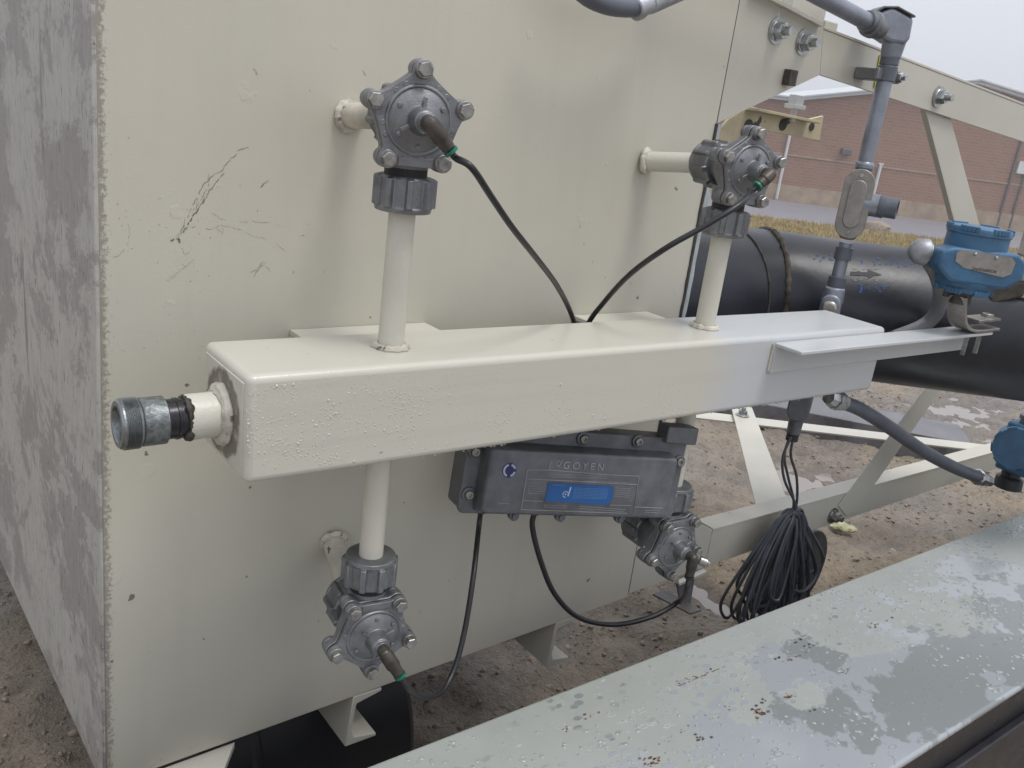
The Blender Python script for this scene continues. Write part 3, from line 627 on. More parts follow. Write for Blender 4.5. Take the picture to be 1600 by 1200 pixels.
# stained angle bracket behind the gusset
Yb = .16
B = thing('angle_bracket', 'stained yellowish steel angle bracket with holes beside the upper gusset', 'bracket', at(1130, 205, Y=Yb))
q = MB(); q.prism([at(1095, 238, Y=Yb), at(1140, 185, Y=Yb), at(1172, 166, Y=Yb), at(1262, 187, Y=Yb), at(1287, 181, Y=Yb), at(1281, 220, Y=Yb), at(1200, 205, Y=Yb), at(1170, 240, Y=Yb)], (0, .008, 0)); q.build('web_plate', 'cream_stained', B, bev=.001)
q = MB(); a, b = at(1166, 167, Y=Yb), at(1262, 187, Y=Yb); q.prism([a, b, b + V((0, -.035, 0)), a + V((0, -.035, 0))], (0, 0, -.006)); q.build('top_flange', 'cream_stained', B, bev=.001)
for a, b, r in ((1170, 197, .014), (1224, 195, .013), (1269, 198, .009)):
    c_ = at(a, b, Y=Yb - .002); MB().cyl(c_, c_ + V((0, .0012, 0)), r, seg=18).build('hole', 'dark_seal', B)
q = MB(); c_ = at(1242, 168, Y=Yb - .02); q.box(c_ + V((-.02, -.014, -.003)), c_ + V((.02, .014, .006))); q.box(c_ + V((-.014, -.01, .006)), c_ + V((.014, .01, .026))); q.cyl(c_ + V((0, 0, -.03)), c_, .007); q.build('clamp_bolt', 'trim', B, bev=.001)
# bracket remains on top of the gusset
q = MB(); a = at(1262, 14, Y=.02); q.obox(a + V((-.05, 0, -.03)), V((.11, 0, -.01)), V((0, .05, 0)), V((0, 0, .10))); q.box(a + V((.06, -.005, -.035)), a + V((.10, .05, -.01)))
tag(q.build('lifting_lug', 'cream_white', bev=.003), 'cream steel lug standing on the tank top near the two bolts', 'lug')
q = MB(); a = at(1232, 2, Y=.0); q.hexh(a + V((-.02, .02, -.03)), (0, 0, 1), .022, .03)
tag(q.build('hex_nut', 'zinc'), 'galvanised hex nut on the tank top beside the lug', 'nut')

# ------------------------------------------------------------------ air manifold
A = thing('air_manifold', 'long square cream steel header tube with droplets in front of the tank', 'manifold', (.35, -.165, -.385))
SL = -.0065
def mz(x, z): return z + SL * (x - .35)
x0, x1 = .350, 1.632; yf, yb = -.236, -.094; zt_, zb_ = -.3185, -.4475
bx = MB(); bx.prism([(x0 + .004, yf, mz(x0, zt_)), (x1, yf, mz(x1, zt_)), (x1, yf, mz(x1, zb_)), (x0 + .004, yf, mz(x0, zb_))], (0, yb - yf, 0))
bxo = bx.build('square_tube', 'manifold_paint', A, bev=.009, seg=5)
ca = MB(); ca.prism([(x0 + .006, yf + .0105, zt_ - .0105), (x0 + .006, yb - .0105, zt_ - .0105), (x0 + .006, yb - .0105, zb_ + .0105), (x0 + .006, yf + .0105, zb_ + .0105)], (-.0034, 0, 0))
ca.build('end_cap', 'end_cap_paint', A, bev=.0012, seg=3)
npz = -.386; NP = V((x0, -.165, npz)); ENDCAP.inputs[1].default_value = (0, 0, 0)
npl = MB(); npl.lathe(NP, (-1, 0, 0), [(0, .0265), (.034, .0265), (.040, .0258)], 36); nip = npl.build('inlet_pipe', 'cream_white', A)
MB().weld(NP + V((.001, 0, 0)), (1, 0, 0), .0285, .0085, amp=.3).build('weld_bead', 'weld', nip)
cr2 = MB(); cr2.weld(NP + V((-.040, 0, 0)), (1, 0, 0), .0238, .0030, 60, .8); cr2.build('sealant_ring', 'brass_brown', nip)
nb = MB(); nb.lathe(NP + V((-.038, 0, 0)), (-1, 0, 0), [(0, .0228), (.010, .0228), (.0105, .0238), (.014, .0238), (.0145, .0228), (.026, .0225)], 36); nb.build('black_nipple', 'black_steel', A)
cp = MB(); prof = [(0, .0240), (.002, .0272), (.026, .0272), (.0275, .0262)]
cp.lathe(NP + V((-.062, 0, 0)), (-1, 0, 0), prof, 40); cp.build('coupling', 'coupling', A)
th = MB(); prof = [(0, .0255), (.002, .0282)]; t = .004
while t < .019: prof += [(t, .0288), (t + .0009, .0276)]; t += .0018
prof += [(.021, .0275), (.0235, .0255), (.0235, .0205), (.0215, .0195), (-.02, .0190)]
th.lathe(NP + V((-.0895, 0, 0)), (-1, 0, 0), prof, 44, cap=(0, 1)); th.build('threaded_end', 'threads', A)
for i, v_ in enumerate(VALVE):
    up = i < 2; x = v_.x
    za = mz(x, zt_) if up else mz(x, zb_); ze = v_.z - .088 if up else v_.z + .075
    q = MB(); q.cyl((x, -.165, za), (x, -.165, ze), .0167, seg=30); rs = q.build('riser', 'cream_white', A)
    MB().weld((x, -.165, za + (.002 if up else -.002)), (0, 0, 1), .019, .0055, amp=.45).build('weld_bead', 'cream_dirty' if up else 'weld', rs)
# support brackets from tank to the header
for a, b in (((452, 516), (662, 520)), ((893, 505), (1008, 496))):
    p0 = at(*a, Y=-.0); p1 = at(*b, Y=-.0); z = -.3385 if a[0] < 500 else -.3395
    q = MB(); q.prism([(p0.x, -.001, z), (p1.x, -.001, z), (p1.x, yb + .001, z), (p0.x, yb + .001, z)], (0, 0, -.008)); q.prism([(p0.x, -.001, z - .0085), (p1.x, -.001, z - .0085), (p1.x, -.001, z - .10), (p0.x, -.001, z - .10)], (0, -.008, 0)); q.build('support_bracket', 'cream_white', A, bev=.001)
# droplets
db = []; rr = random.Random(21)
def drop(p, nrm, s, el=1.0):
    u, v2, a = basis(nrm); mt = Matrix(((u.x, v2.x, a.x, p.x), (u.y, v2.y, a.y, p.y), (u.z, v2.z, a.z, p.z), (0, 0, 0, 1)))
    db.append(mt @ Matrix.Diagonal((s, s * el, s * .45, 1)))
i = 0
while i < 700:
    a, b = rr.uniform(385, 1100), rr.uniform(600, 735)
    if rr.random() > max(.05, .35 + noise.noise(V((a / 60, b / 40, 1))) * 1.4 - (a - 400) / 1300): continue
    p_ = at(a, b, Y=yf)
    if not (mz(p_.x, zb_) + .01 < p_.z < mz(p_.x, zt_) - .012): continue
    drop(p_, (0, -1, 0), rr.uniform(.0005, .0013) * (1.6 if rr.random() < .06 else 1)); i += 1
for k in range(46):
    x = rr.uniform(.37, 1.5); drop(V((x, yf + .006 + rr.uniform(-.001, .003), mz(x, zb_) - .0006)), (0, -.2, -1), rr.uniform(.001, .0026), 1)
tag(scatter('water_droplets', 'bead_cream', db, 2, A), kind='stuff')
# angle shelf welded to the header front
g1 = at(1213, 533, Y=yf); q = MB(); ztp = -.3355; xa, xb = 1.278, 1.955
q.prism([(xa, yf - .0005, ztp), (xa, yf - .058, ztp), (xa, yf - .058, ztp - .0062), (xa, yf - .0067, ztp - .0062), (xa, yf - .0067, ztp - .054), (xa, yf - .0005, ztp - .054)], (xb - xa, 0, -.002))
sh = q.build('angle_shelf', 'manifold_paint', A, bev=.0012)
q = MB(); pts = [V((xa - .001 + .0, yf - .002, ztp - .002 - i * .0026)) for i in range(20)]; q.tube(pts, .0026, 7, 1, fn=lambda i: 1 + .3 * noise.noise(V((i * .8, 3, 1)))); q.tube([V((xa + i * .02, yf + .004, ztp + .0025 + .001 * noise.noise(V((i * .7, 0, 0))))) for i in range(18)], .0028, 7, 2, fn=lambda i: 1 + .4 * noise.noise(V((i * .5, 3, 1)))); q.build('shelf_weld', 'weld', sh)

# ------------------------------------------------------------------ diaphragm valves
PENT = [90, 162, 234, 306, 18]
BR = .0565
def lobed(R0, lobe, lr, seg=150):
    out = []
    for i in range(seg):
        a = 2 * math.pi * i / seg; r = R0
        for d in PENT:
            da = (a - R(d) + math.pi) % (2 * math.pi) - math.pi
            if abs(da) < R(50):
                # radial extent of a circle of radius lr at distance lobe
                k = lobe * math.sin(da)
                if abs(k) < lr: r = max(r, lobe * math.cos(da) + math.sqrt(lr * lr - k * k))
                # fillet
                r = max(r, R0 + (lobe - R0) * math.exp(-(da / .30) ** 2) * 1.0)
        if abs(((a - R(270) + math.pi) % (2 * math.pi)) - math.pi) < R(34): # flat side at the inlet
            aa = a - R(270); r = max(r, .0520 / math.cos(aa))
        out.append((r * math.cos(a), r * math.sin(a)))
    return out
def nut(mb, o, ax, h=.043, r0=.0335, r1=.0395, ph=0):
    def gear(a): 
        k = (a * 9 / (2 * math.pi)) % 1; return r1 / r0 if k < .30 else 1
    u, v2, a = basis(ax); o = V(o); seg = 108
    rs = [mb.ring(o + a * t, u, v2, r, seg, fn) for t, r, fn in ((0, r0 * .60, None), (0, r0 * .93, None), (.003, r0, gear), (h - .007, r0, gear), (h - .006, r0 * 1.05, None), (h, r0 * 1.02, None), (h, r0 * .60, None))]
    for i in range(len(rs) - 1): mb.skin(rs[i], rs[i + 1])
    mb.b.faces.new(rs[0][::-1]); mb.b.faces.new(rs[-1])
VLAB = ['grey diaphragm valve at upper left with black hose leaving to the lower right',
        'grey diaphragm valve at upper right in front of the black pipe and brick building',
        'grey diaphragm valve below the manifold hanging at the lower left',
        'dark grey diaphragm valve at lower right beneath the control box corner']
def valve_first():
    t = thing('diaphragm_valve', VLAB[0], 'valve', VALVE[0], 'diaphragm valves on the manifold')
    mb = MB()
    mb.prism([V((x, -.014, z)) for x, z in lobed(.0475, BR, .0115)], (0, -.0135, 0))
    mb.lathe((0, -.012, 0), (0, 1, 0), [(0, .046), (.006, .045), (.02, .036), (.034, .0275), (.046, .025), (.055, .025)], 40)
    mb.lathe((0, .0, -.030), (0, 0, -1), [(0, .030), (.014, .030), (.022, .027), (.034, .025), (.040, .025)], 36)
    for d in PENT: 
        a = R(d); c = V((BR * math.cos(a), -.012, BR * math.sin(a))); mb.lathe(c, (0, 1, 0), [(-.002, .0112), (.006, .0105), (.010, .006)], 18)
    body = mb.build('valve_body', 'alu', t, local=True, bev=.0012)
    g_ = MB(); g_.prism([V((x * .985, -.0278, z * .985)) for x, z in lobed(.0475, BR, .0115)], (0, -.0024, 0)); g_.build('gasket', 'gasket', t, local=True)
    cv = MB(); cv.prism([V((x, -.0305, z)) for x, z in lobed(.0470, BR, .0112)], (0, -.0058, 0))
    cv.lathe((0, -.036, 0), (0, -1, 0), [(-.002, .0415), (.0018, .0400), (.0026, .0388), (.0026, .0370), (.0012, .0358), (.0042, .0310), (.0068, .0240), (.0085, .0185), (.0095, .0165), (.022, .0140), (.0275, .0128), (.0290, .0105), (.0335, .0100)], 44)
    for d in PENT:
        a = R(d); c = V((BR * math.cos(a), -.036, BR * math.sin(a))); cv.lathe(c, (0, -1, 0), [(-.001, .0112), (.004, .0108), (.0048, .0098)], 20)
    for d in (85, 205, 325):
        a = R(d); u = V((math.cos(a), 0, math.sin(a))); w2 = V((-u.z, 0, u.x)) * .0022; o_ = V((0, -.046, 0)) + u * .010
        cv.prism([o_ - w2, o_ + w2, o_ + w2 + u * .017, o_ - w2 + u * .017], (0, -.0035, 0))
    for k in range(20):                         # round ejector pads cast in the rim
        d = k * 18 + 8
        if min(abs((d - p_ + 180) % 360 - 180) for p_ in PENT) < 15: continue
        a = R(d); cv.lathe(V((.0425 * math.cos(a), -.0358, .0425 * math.sin(a))), (0, -1, 0), [(0, .0036), (.0012, .0034)], 14)
    for d in (30, 150, 215, 270): a = R(d); cv.lathe(V((.030 * math.cos(a), -.0415, .030 * math.sin(a))), (0, -1, 0), [(0, .003), (.0022, .0028)], 12)
    cv.prism([V((-.021, -.034, -.0525)), V((.021, -.034, -.0525)), V((.021, -.034, -.042)), V((-.021, -.034, -.042))], (0, -.0035, 0))
    cv.build('valve_cover', 'alu', t, local=True, bev=.0008)
    for i, d in enumerate(PENT):
        a = R(d); c = V((BR * math.cos(a), -.0408, BR * math.sin(a))); b = MB(); b.lathe(c, (0, -1, 0), [(0, .0098), (.0012, .0098)], 22); b.hexh(c + V((0, -.0012, 0)), (0, -1, 0), .0088, .0062, .3 + i * .8)
        b.build('cover_bolt', 'bolt_steel', t, local=True)
    n1 = MB(); nut(n1, (0, 0, -.066), (0, 0, -1)); n1.build('inlet_nut', 'alu', t, local=True, bev=.0009)
    n2 = MB(); nut(n2, (0, .034, 0), (0, 1, 0), .044); n2.build('outlet_nut', 'alu_dark' if 0 else 'alu', t, local=True, bev=.0009)
    sl = MB(); sl.lathe((0, 0, -.052), (0, 0, -1), [(0, .0262), (.0165, .0262)], 32); sl.build('sleeve_seal', 'gasket', t, local=True)
    return t
v0 = valve_first(); vparts = list(v0.children); VT = [v0]; v0.rotation_euler = (0, 0, VROT[0])
for i in (1, 2, 3):
    t = v0.copy(); COL.objects.link(t); t.location = VALVE[i]; t['label'] = VLAB[i]
    t.rotation_euler = (0, math.pi if i > 1 else 0, VROT[i])
    for ch in vparts: copy_part(ch, t)
    VT.append(t)
# pilot elbows: out of the hub, then turned towards the hose
ELB = [(V((.60, -.25, -.68)), .034), (V((-.72, .05, -.60)), .026), (V((.48, -.30, -.82)), .034), (V((.05, .05, -1)), .034)]
ENDS = []
for i, t in enumerate(VT):
    fw = vrot(i, (0, -1, 0)); c = VALVE[i] + fw * .068; d, ln = ELB[i]; d = d.normalized(); k = c + fw * .0135; e = k + d * ln
    q = MB(); q.lathe(c, fw, [(0, .0075), (.004, .0085), (.009, .0085), (.0135, .0078)], 20); q.lathe(k - d * .004, d, [(0, .0080), (.005, .0096), (ln * .72, .0098), (ln * .8, .0082), (ln + .004, .0080)], 20)
    q.lathe(k - fw * .002, fw, [(0, .0078), (.004, .0078), (.0075, .005)], 18)
    el = q.build('elbow_fitting', 'brass_brown', t)
    if i == 3:
        q = MB(); q.lathe(k + V((.014, -.004, -.004)), (.55, -.6, -.2), [(0, .008), (.012, .0085), (.0125, .006), (.017, .0055)], 16); q.build('fitting_cap', 'bolt_steel', el)
    q = MB(); q.lathe(e + d * .002, d, [(0, .0086), (.004, .0086)], 22); q.build('green_collar', 'green' if i != 3 else 'gasket', el)
    ENDS.append((e + d * .003, d))

# ------------------------------------------------------------------ control box
ex = _norm((3197, -841, -310)); nn_ = _norm((-.255, -.955, .12)); nn_ = (nn_ - ex * nn_.dot(ex)).normalized(); eu = ex.cross(nn_) * -1
if eu.z < 0: eu = -eu
FC = at(907, 757, Y=-.175)
def fpx(a, b, off=0.0): return atp(a, b, FC + nn_ * off, nn_)
def loc2(p): d = p - FC; return d.dot(ex), d.dot(eu)
E_ = thing('control_box', 'grey cast aluminium control box with blue label under the manifold', 'enclosure', FC - nn_ * .06)
(xl_, zt1), (xr_, zt2), (xr2, zb2), (xl2, zb1) = [loc2(fpx(*p)) for p in ((767, 703), (1061, 721), (1043, 806), (757, 799))]
XL, XR, ZTOP, ZBOT = (xl_ + xl2) / 2 - .002, (xr_ + xr2) / 2, (zt1 + zt2) / 2 + .004, (zb1 + zb2) / 2 - .005
print('BOX', (xl_, zt1), (xr_, zt2), (xr2, zb2), (xl2, zb1))
def W2(x, z, o=0): return FC + ex * x + eu * z + nn_ * o
def rrect(x0, x1, z0, z1, r, o, seg=6):
    out = []
    for cx, cz, a0 in ((x1 - r, z1 - r, 0), (x0 + r, z1 - r, 90), (x0 + r, z0 + r, 180), (x1 - r, z0 + r, 270)):
        for k in range(seg + 1): a = R(a0 + 90 * k / seg); out.append(W2(cx + r * math.cos(a), cz + r * math.sin(a), o))
    return out
mb = MB(); DP = .028; fl = .026
rings = [[mb.b.verts.new(q) for q in rrect(XL - g_, XR + g_, ZBOT - g_, ZTOP + g_, r, o)] for g_, r, o in ((-.005, .004, 0), (-.0015, .006, -.0012), (0, .007, -.0045), (.004, .008, -DP))]
for a, b in ((0, 1), (1, 2), (2, 3)): mb.skin(rings[a], rings[b])
mb.b.faces.new(rings[0]); mb.b.faces.new(rings[3][::-1]); cover = mb.build('box_cover', 'alu_dark', E_, ang=50)
mb = MB(); mb.prism(rrect(XL - fl - .002, XR + .030, ZBOT - .009, ZTOP + fl + .002, .010, -DP), -nn_ * .007); mb.build('cover_flange', 'alu_dark', E_, bev=.0012)
mb = MB(); mb.prism(rrect(XL - fl, XR + .028, ZBOT - .007, ZTOP + fl, .010, -DP - .0085), -nn_ * .045); mb.build('box_back', 'alu_dark', E_, bev=.0012)
mb = MB(); mb.prism(rrect(XL - fl + .001, XR + .0285, ZBOT - .008, ZTOP + fl + .001, .010, -DP - .0068), -nn_ * .0018); mb.build('box_gasket', 'gasket', E_)
SC = [(743, 706), (733, 773), (912, 686), (998, 690), (1062, 722), (1066, 684)]
for a, b in SC:
    x, z = loc2(atp(a, b, FC - nn_ * (DP - .004), nn_)); c = W2(x, z, -DP + .0002)
    q = MB(); q.lathe(c, nn_, [(0, .0118), (.0035, .0112), (.0040, .0088), (.0030, .0082)], 24); s_ = q.build('screw_boss', 'alu_dark', E_)
    q = MB(); q.lathe(c + nn_ * .0031, nn_, [(0, .0068), (.0045, .0067), (.0050, .0060), (.0050, .0036), (.0022, .0034)], 20); q.build('cap_screw', 'bolt_steel', s_)
for a in (802, 875, 968):
    x, z = loc2(atp(a, 812, FC - nn_ * DP, nn_)); c = W2(x, ZBOT - .011, -DP + .0)
    q = MB(); q.lathe(c, nn_, [(-.008, .0085), (.002, .0085), (.0028, .007)], 20); q.lathe(c + nn_ * .0028, nn_, [(0, .0055), (.0035, .005)], 14); q.build('screw_boss', 'alu_dark', E_)
for a, b in ((752, 806), (836, 810)):
    x, z = loc2(atp(a, b, FC - nn_ * .05, nn_)); c = W2(x, ZBOT - .004, -.055)
    q = MB(); q.lathe(c, (0, 0, -1), [(0, .009), (.012, .009), (.013, .006)], 16); q.build('hose_port', 'brass_brown', E_)
q = MB(); lg = fpx(1052, 676, -.05); q.obox(lg - ex * .035 - eu * .012, ex * .062, nn_ * .035, eu * .030); q.build('mounting_lug', 'alu_dark', E_, bev=.003)
# blue label
c4 = [fpx(a, b, .0006) for a, b in ((857, 754), (959, 760), (956, 782), (949, 789), (851, 783))]
q = MB(); q.prism(c4, nn_ * .0004); lb = q.build('blue_label', 'blue_label', E_)
def ln(mb, x0, z0, x1, z1, w=.0006, o=.0007, h=.0003):
    a, b = W2(x0, z0, o), W2(x1, z1, o); d = (b - a).normalized(); s_ = nn_.cross(d) * w; mb.prism([a - s_, b - s_, b + s_, a + s_], nn_ * h)
# label's symbol: an upside-down p, a ring with a tall bar and a dot
lx, lz = loc2(fpx(883, 772)); q = MB()
for i in range(26):
    a0, a1 = R(-30 + i * 12), R(-30 + (i + 1) * 12)
    if i % 7 == 5: continue
    ln(q, lx + .0048 * math.cos(a0), lz + .0048 * math.sin(a0), lx + .0048 * math.cos(a1), lz + .0048 * math.sin(a1), .0007, .0011)
ln(q, lx + .0052, lz - .003, lx + .0075, lz + .0125, .0011, .0011); ln(q, lx - .001, lz, lx + .001, lz, .0012, .0011)
q.build('label_symbol', 'ink_white', lb)
q = MB(); rr = random.Random(2)
tx, tz = loc2(fpx(897, 762)); tx2, tz2 = loc2(fpx(950, 765))
for k in range(8):
    x = tx; z = tz - k * .0024
    while x < tx2: w1 = rr.uniform(.0015, .006); ln(q, x, z, min(x + w1, tx2), z, .00035, .0011); x += w1 + .0014
tx, tz = loc2(fpx(863, 757)); x = tx
while x < tx + .019: ln(q, x, tz, x + .0013, tz, .0005, .0011); x += .0019
q.build('label_print', 'pale_print', lb)
# embossed maker's name, frames and rating lines
a = loc2(fpx(879, 729)); text('embossed_lettering', 'GOYEN', .0170, W2(a[0], a[1] - .003, .0002), ex, eu, 'alu_light', cover, .0010, sp=1.5)
q = MB(); ga = loc2(fpx(873, 724)); 
for i in range(14):
    a0, a1 = R(60 + i * 16), R(60 + (i + 1) * 16); ln(q, ga[0] + .0045 * math.cos(a0), ga[1] + .0042 * math.sin(a0), ga[0] + .0045 * math.cos(a1), ga[1] + .0042 * math.sin(a1), .0006, .0001, .0006)
ln(q, ga[0] + .001, ga[1] - .006, ga[0] + .006, ga[1] + .006, .0006, .0001, .0006); q.build('embossed_emblem', 'alu_light', cover)
q = MB()
def pl(*pts):
    pp_ = [loc2(fpx(*p)) for p in pts]
    for i in range(len(pp_) - 1): ln(q, *pp_[i], *pp_[i + 1], .0005, .0001, .0009)
pl((824, 734), (857, 734), (860, 720)); pl((940, 741), (998, 744), (990, 801)); pl((824, 748), (996, 757)); pl((816, 782), (848, 783)); pl((953, 789), (986, 790)); pl((814, 796), (980, 802)); pl((824, 734), (814, 796)); pl((996, 757), (990, 801)); pl((992, 792), (1036, 794)); pl((857, 734), (940, 741))
q.build('embossed_frame', 'alu_light', cover)
q = MB()
for (x0p, x1p, y0p, y1p, nl) in ((862, 950, 741, 744, 2), (862, 980, 750, 754, 1), (826, 848, 760, 761, 4), (962, 984, 762, 764, 5), (850, 885, 789, 790, 2), (905, 975, 791, 796, 2), (1008, 1030, 797, 798, 2), (780, 795, 786, 787, 1)):
    (xa, za), (xb, zb3) = loc2(fpx(x0p, y0p)), loc2(fpx(x1p, y1p))
    for k in range(nl):
        x = xa
        while x < xb:
            w1 = rr.uniform(.0007, .0018); zz_ = za + (zb3 - za) * (x - xa) / max(.001, xb - xa) - k * .0036
            ln(q, x, zz_, x + w1, zz_ + rr.uniform(-.0004, .0004), .00055, .0001, .0005); x += w1 + .0009
q.build('rating_text', 'alu_light', cover)
# round navy seal
c = fpx(796, 735, .0004); q = MB(); q.lathe(c, nn_, [(0, .0118), (.0004, .0118)], 30); sl_ = q.build('round_sticker', 'navy', E_)
q = MB(); cx, cz = loc2(c)
for g0, g1 in ((20, 78), (-70, -12), (110, 250)):
    k = 14
    for i in range(k):
        a0, a1 = R(g0 + (g1 - g0) * i / k), R(g0 + (g1 - g0) * (i + 1) / k); ln(q, cx + .0092 * math.cos(a0), cz + .0092 * math.sin(a0), cx + .0092 * math.cos(a1), cz + .0092 * math.sin(a1), .0016, .0009, .0002)
q.build('sticker_ring', 'ink_white', sl_)

# ------------------------------------------------------------------ hoses
def hose(pts, r, m, label, name='air_hose', cat='hose', grp='black air hoses of the valves'):
    q = MB(); q.tube(pts, r, 12, 8); return tag(q.build(name, m), label, cat, grp)
def yl(lst): return [at(a, b, Y=y) for a, b, y in lst]
e, d = ENDS[0]; hose([e, e + d * .010] + yl([(737, 262, -.28), (768, 308, -.27), (800, 355, -.25), (838, 403, -.21), (868, 443, -.155), (889, 482, -.085), (899, 515, -.055), (902, 560, -.05)]), .0041, 'rubber', 'black hose curving from the upper left valve down behind the manifold')
e, d = ENDS[1]; hose([e, e + d * .016] + yl([(1155, 320, -.265), (1100, 354, -.25), (1040, 388, -.22), (985, 428, -.16), (944, 472, -.09), (917, 510, -.055), (905, 560, -.05)]), .0044, 'rubber', 'black hose curving left from the upper right valve behind the manifold')
x, z = loc2(atp(752, 806, FC - nn_ * .05, nn_)); pA = W2(x, ZBOT - .012, -.055)
x, z = loc2(atp(836, 810, FC - nn_ * .05, nn_)); pB = W2(x, ZBOT - .012, -.055)
e, d = ENDS[2]; hose([e, e + d * .008] + yl([(640, 1078, -.262), (664, 1090, -.24), (690, 1080, -.215), (710, 1045, -.195), (726, 985, -.175), (739, 905, -.15)]) + [pA + V((.0, 0, -.03)), pA], .0044, 'rubber', 'black hose looping from the lower left valve up to the control box')
e, d = ENDS[3]; hose([e, e + d * .03] + yl([(1062, 938, -.17), (1020, 963, -.15), (960, 976, -.13), (905, 965, -.125), (868, 930, -.12), (846, 880, -.12)]) + [pB + V((.0, 0, -.03)), pB], .0048, 'rubber', 'black hose looping from the lower right valve up to the control box')

# ------------------------------------------------------------------ black pipe
dr = (e_ * 1.0 - f_ * .035).normalized(); PC = atd(1490, 506, 2.12); RP = .161
J = PC - dr * .475                             # where the straight run starts
K = thing('black_pipe', 'large black steel pipe leaving the tank with a mitred weld', 'pipe', (1.3, J.y, J.z))
def pipe_ring(mb, c, u, v2, r, seg=72): return mb.ring(c, u, v2, r, seg)
up = V((0, 0, 1))
def mitre(c, nrm, side, r):                     # ellipse of the cylinder of direction `side` cut by plane nrm through c
    s_ = side.cross(up).normalized(); out = []
    for i in range(72):
        a = 2 * math.pi * i / 72; p_ = c + s_ * math.cos(a) * r + up * math.sin(a) * r
        out.append(p_ - side * ((p_ - c).dot(nrm) / side.dot(nrm)))
    return out
xd = V((1, 0, 0)); md = (xd + dr).normalized(); d1 = (xd * 1 + md).normalized(); d2 = (md + dr).normalized()
c1 = J; c0 = c1 - md * .10; st = V((min(1.20, c0.x - .3), c0.y, c0.z))
rgs = [[st + xd.cross(up).normalized() * math.cos(2 * math.pi * i / 72) * RP + up * math.sin(2 * math.pi * i / 72) * RP for i in range(72)], mitre(c0, d1, xd, RP)]
q = MB(); rv = [[q.b.verts.new(p_) for p_ in r_] for r_ in rgs]; q.skin(*rv); q.build('stub_section', 'pipe_black', K, ang=60)
q = MB(); rv = [[q.b.verts.new(p_) for p_ in r_] for r_ in (mitre(c0, d1, md, RP + .0005), mitre(c1, d2, md, RP + .0005))]; q.skin(*rv); q.build('mitre_section', 'pipe_black', K, ang=60)
endp = c1 + dr * 2.6; s_ = dr.cross(up).normalized()
q = MB(); rv = [[q.b.verts.new(p_) for p_ in r_] for r_ in (mitre(c1, d2, dr, RP), [endp + s_ * math.cos(2 * math.pi * i / 72) * RP + up * math.sin(2 * math.pi * i / 72) * RP for i in range(72)])]; q.skin(*rv); q.build('straight_section', 'pipe_black', K, ang=60)
for c_, nr, sd_2, r_ in ((c0, d1, xd, .0022), (c1, d2, dr, .0065)):
    q = MB(); L_ = mitre(c_, nr, sd_2, RP + .001); L_ = L_ + [L_[0]]; L_ = spline(L_, 3)
    q.tube(L_, r_, 8, 1, fn=lambda i: 1 + .35 * noise.noise(V((i * .55, r_ * 90, 1))) + .15 * math.sin(i * 1.3)); q.build('weld_bead', 'pipe_weld', K)
# arrow and chalk marks lying on the pipe skin
def onpipe(a, b, k=.001):
    r = ray(a, b); o = CAM - c1; dd = r - dr * r.dot(dr); oo = o - dr * o.dot(dr)
    A2 = dd.dot(dd); B2 = 2 * oo.dot(dd); C2 = oo.dot(oo) - (RP + k) ** 2; D2 = B2 * B2 - 4 * A2 * C2
    if D2 < 0: return None
    return CAM + r * ((-B2 - math.sqrt(D2)) / (2 * A2))
def decal(mb, poly, k=.001):
    ps = [onpipe(a, b, k) for a, b in poly]
    if all(ps): mb.b.faces.new([mb.b.verts.new(p_) for p_ in ps])
q = MB()
for i in range(8):
    a0, a1 = 1329 + i * 3.6, 1329 + (i + 1) * 3.6; decal(q, [(a0, 424 + (a0 - 1329) * .05), (a1, 424 + (a1 - 1329) * .05), (a1, 430 + (a1 - 1329) * .05), (a0, 430 + (a0 - 1329) * .05)])
decal(q, [(1356, 421), (1367, 425), (1378, 429.5), (1367, 431), (1356, 435.5)]); q.build('flow_arrow', 'ink_black', K)
q = MB(); rr = random.Random(9)
for k in range(16): a, b = rr.uniform(1326, 1372), rr.choice((rr.uniform(418, 423), rr.uniform(434, 438))); decal(q, [(a, b), (a + 5, b - 1), (a + 6, b + 1.2), (a + 1, b + 2)], .0006)
q.build('scuffed_patch', 'yard_grey', K)
q = MB()
for k in range(70):
    a, b = rr.choice(((rr.uniform(1268, 1300), rr.uniform(398, 412)), (rr.uniform(1340, 1440), rr.uniform(404, 418)), (rr.uniform(1370, 1440), rr.uniform(406, 416)), (rr.uniform(1340, 1346), rr.uniform(444, 458)), (rr.uniform(1342, 1392), rr.uniform(446, 452)), (rr.uniform(1372, 1378), rr.uniform(444, 458))))
    h2 = rr.uniform(1, 2.6); decal(q, [(a, b), (a + 3, b - h2), (a + 4.4, b - h2 + .6), (a + 1.3, b + .7)], .0008)
q.build('chalk_writing', 'blue_chalk', K)

# ------------------------------------------------------------------ conduit run
YC = -.06; XC = 1.706
def cz_(px, py): return at(px, py, Y=YC).z
G = thing('conduit_run', 'grey rigid conduit with pull elbow and tee body clamped to the truss', 'conduit', (XC, YC, -.55))
zt_e, z_clamp = cz_(1385, 74), cz_(1386, 118)
def pc(mb, z0, z1, r, r1=None, seg=24): return mb.cyl((XC, YC, z0), (XC, YC, z1), r, r1, seg)
ztee0, ztee1 = cz_(1345, 254), cz_(1316, 378)
q = MB(); pc(q, cz_(1398, 88), ztee0 - .005, .0148, .0155); q.build('upper_pipe', 'conduit', G)
q = MB(); zz = cz_(1397, 90); pc(q, zz, zz - .016, .0182); pc(q, zz - .018, zz - .046, .0190); q.build('coupling_ring', 'flex_grey', G, bev=.001)
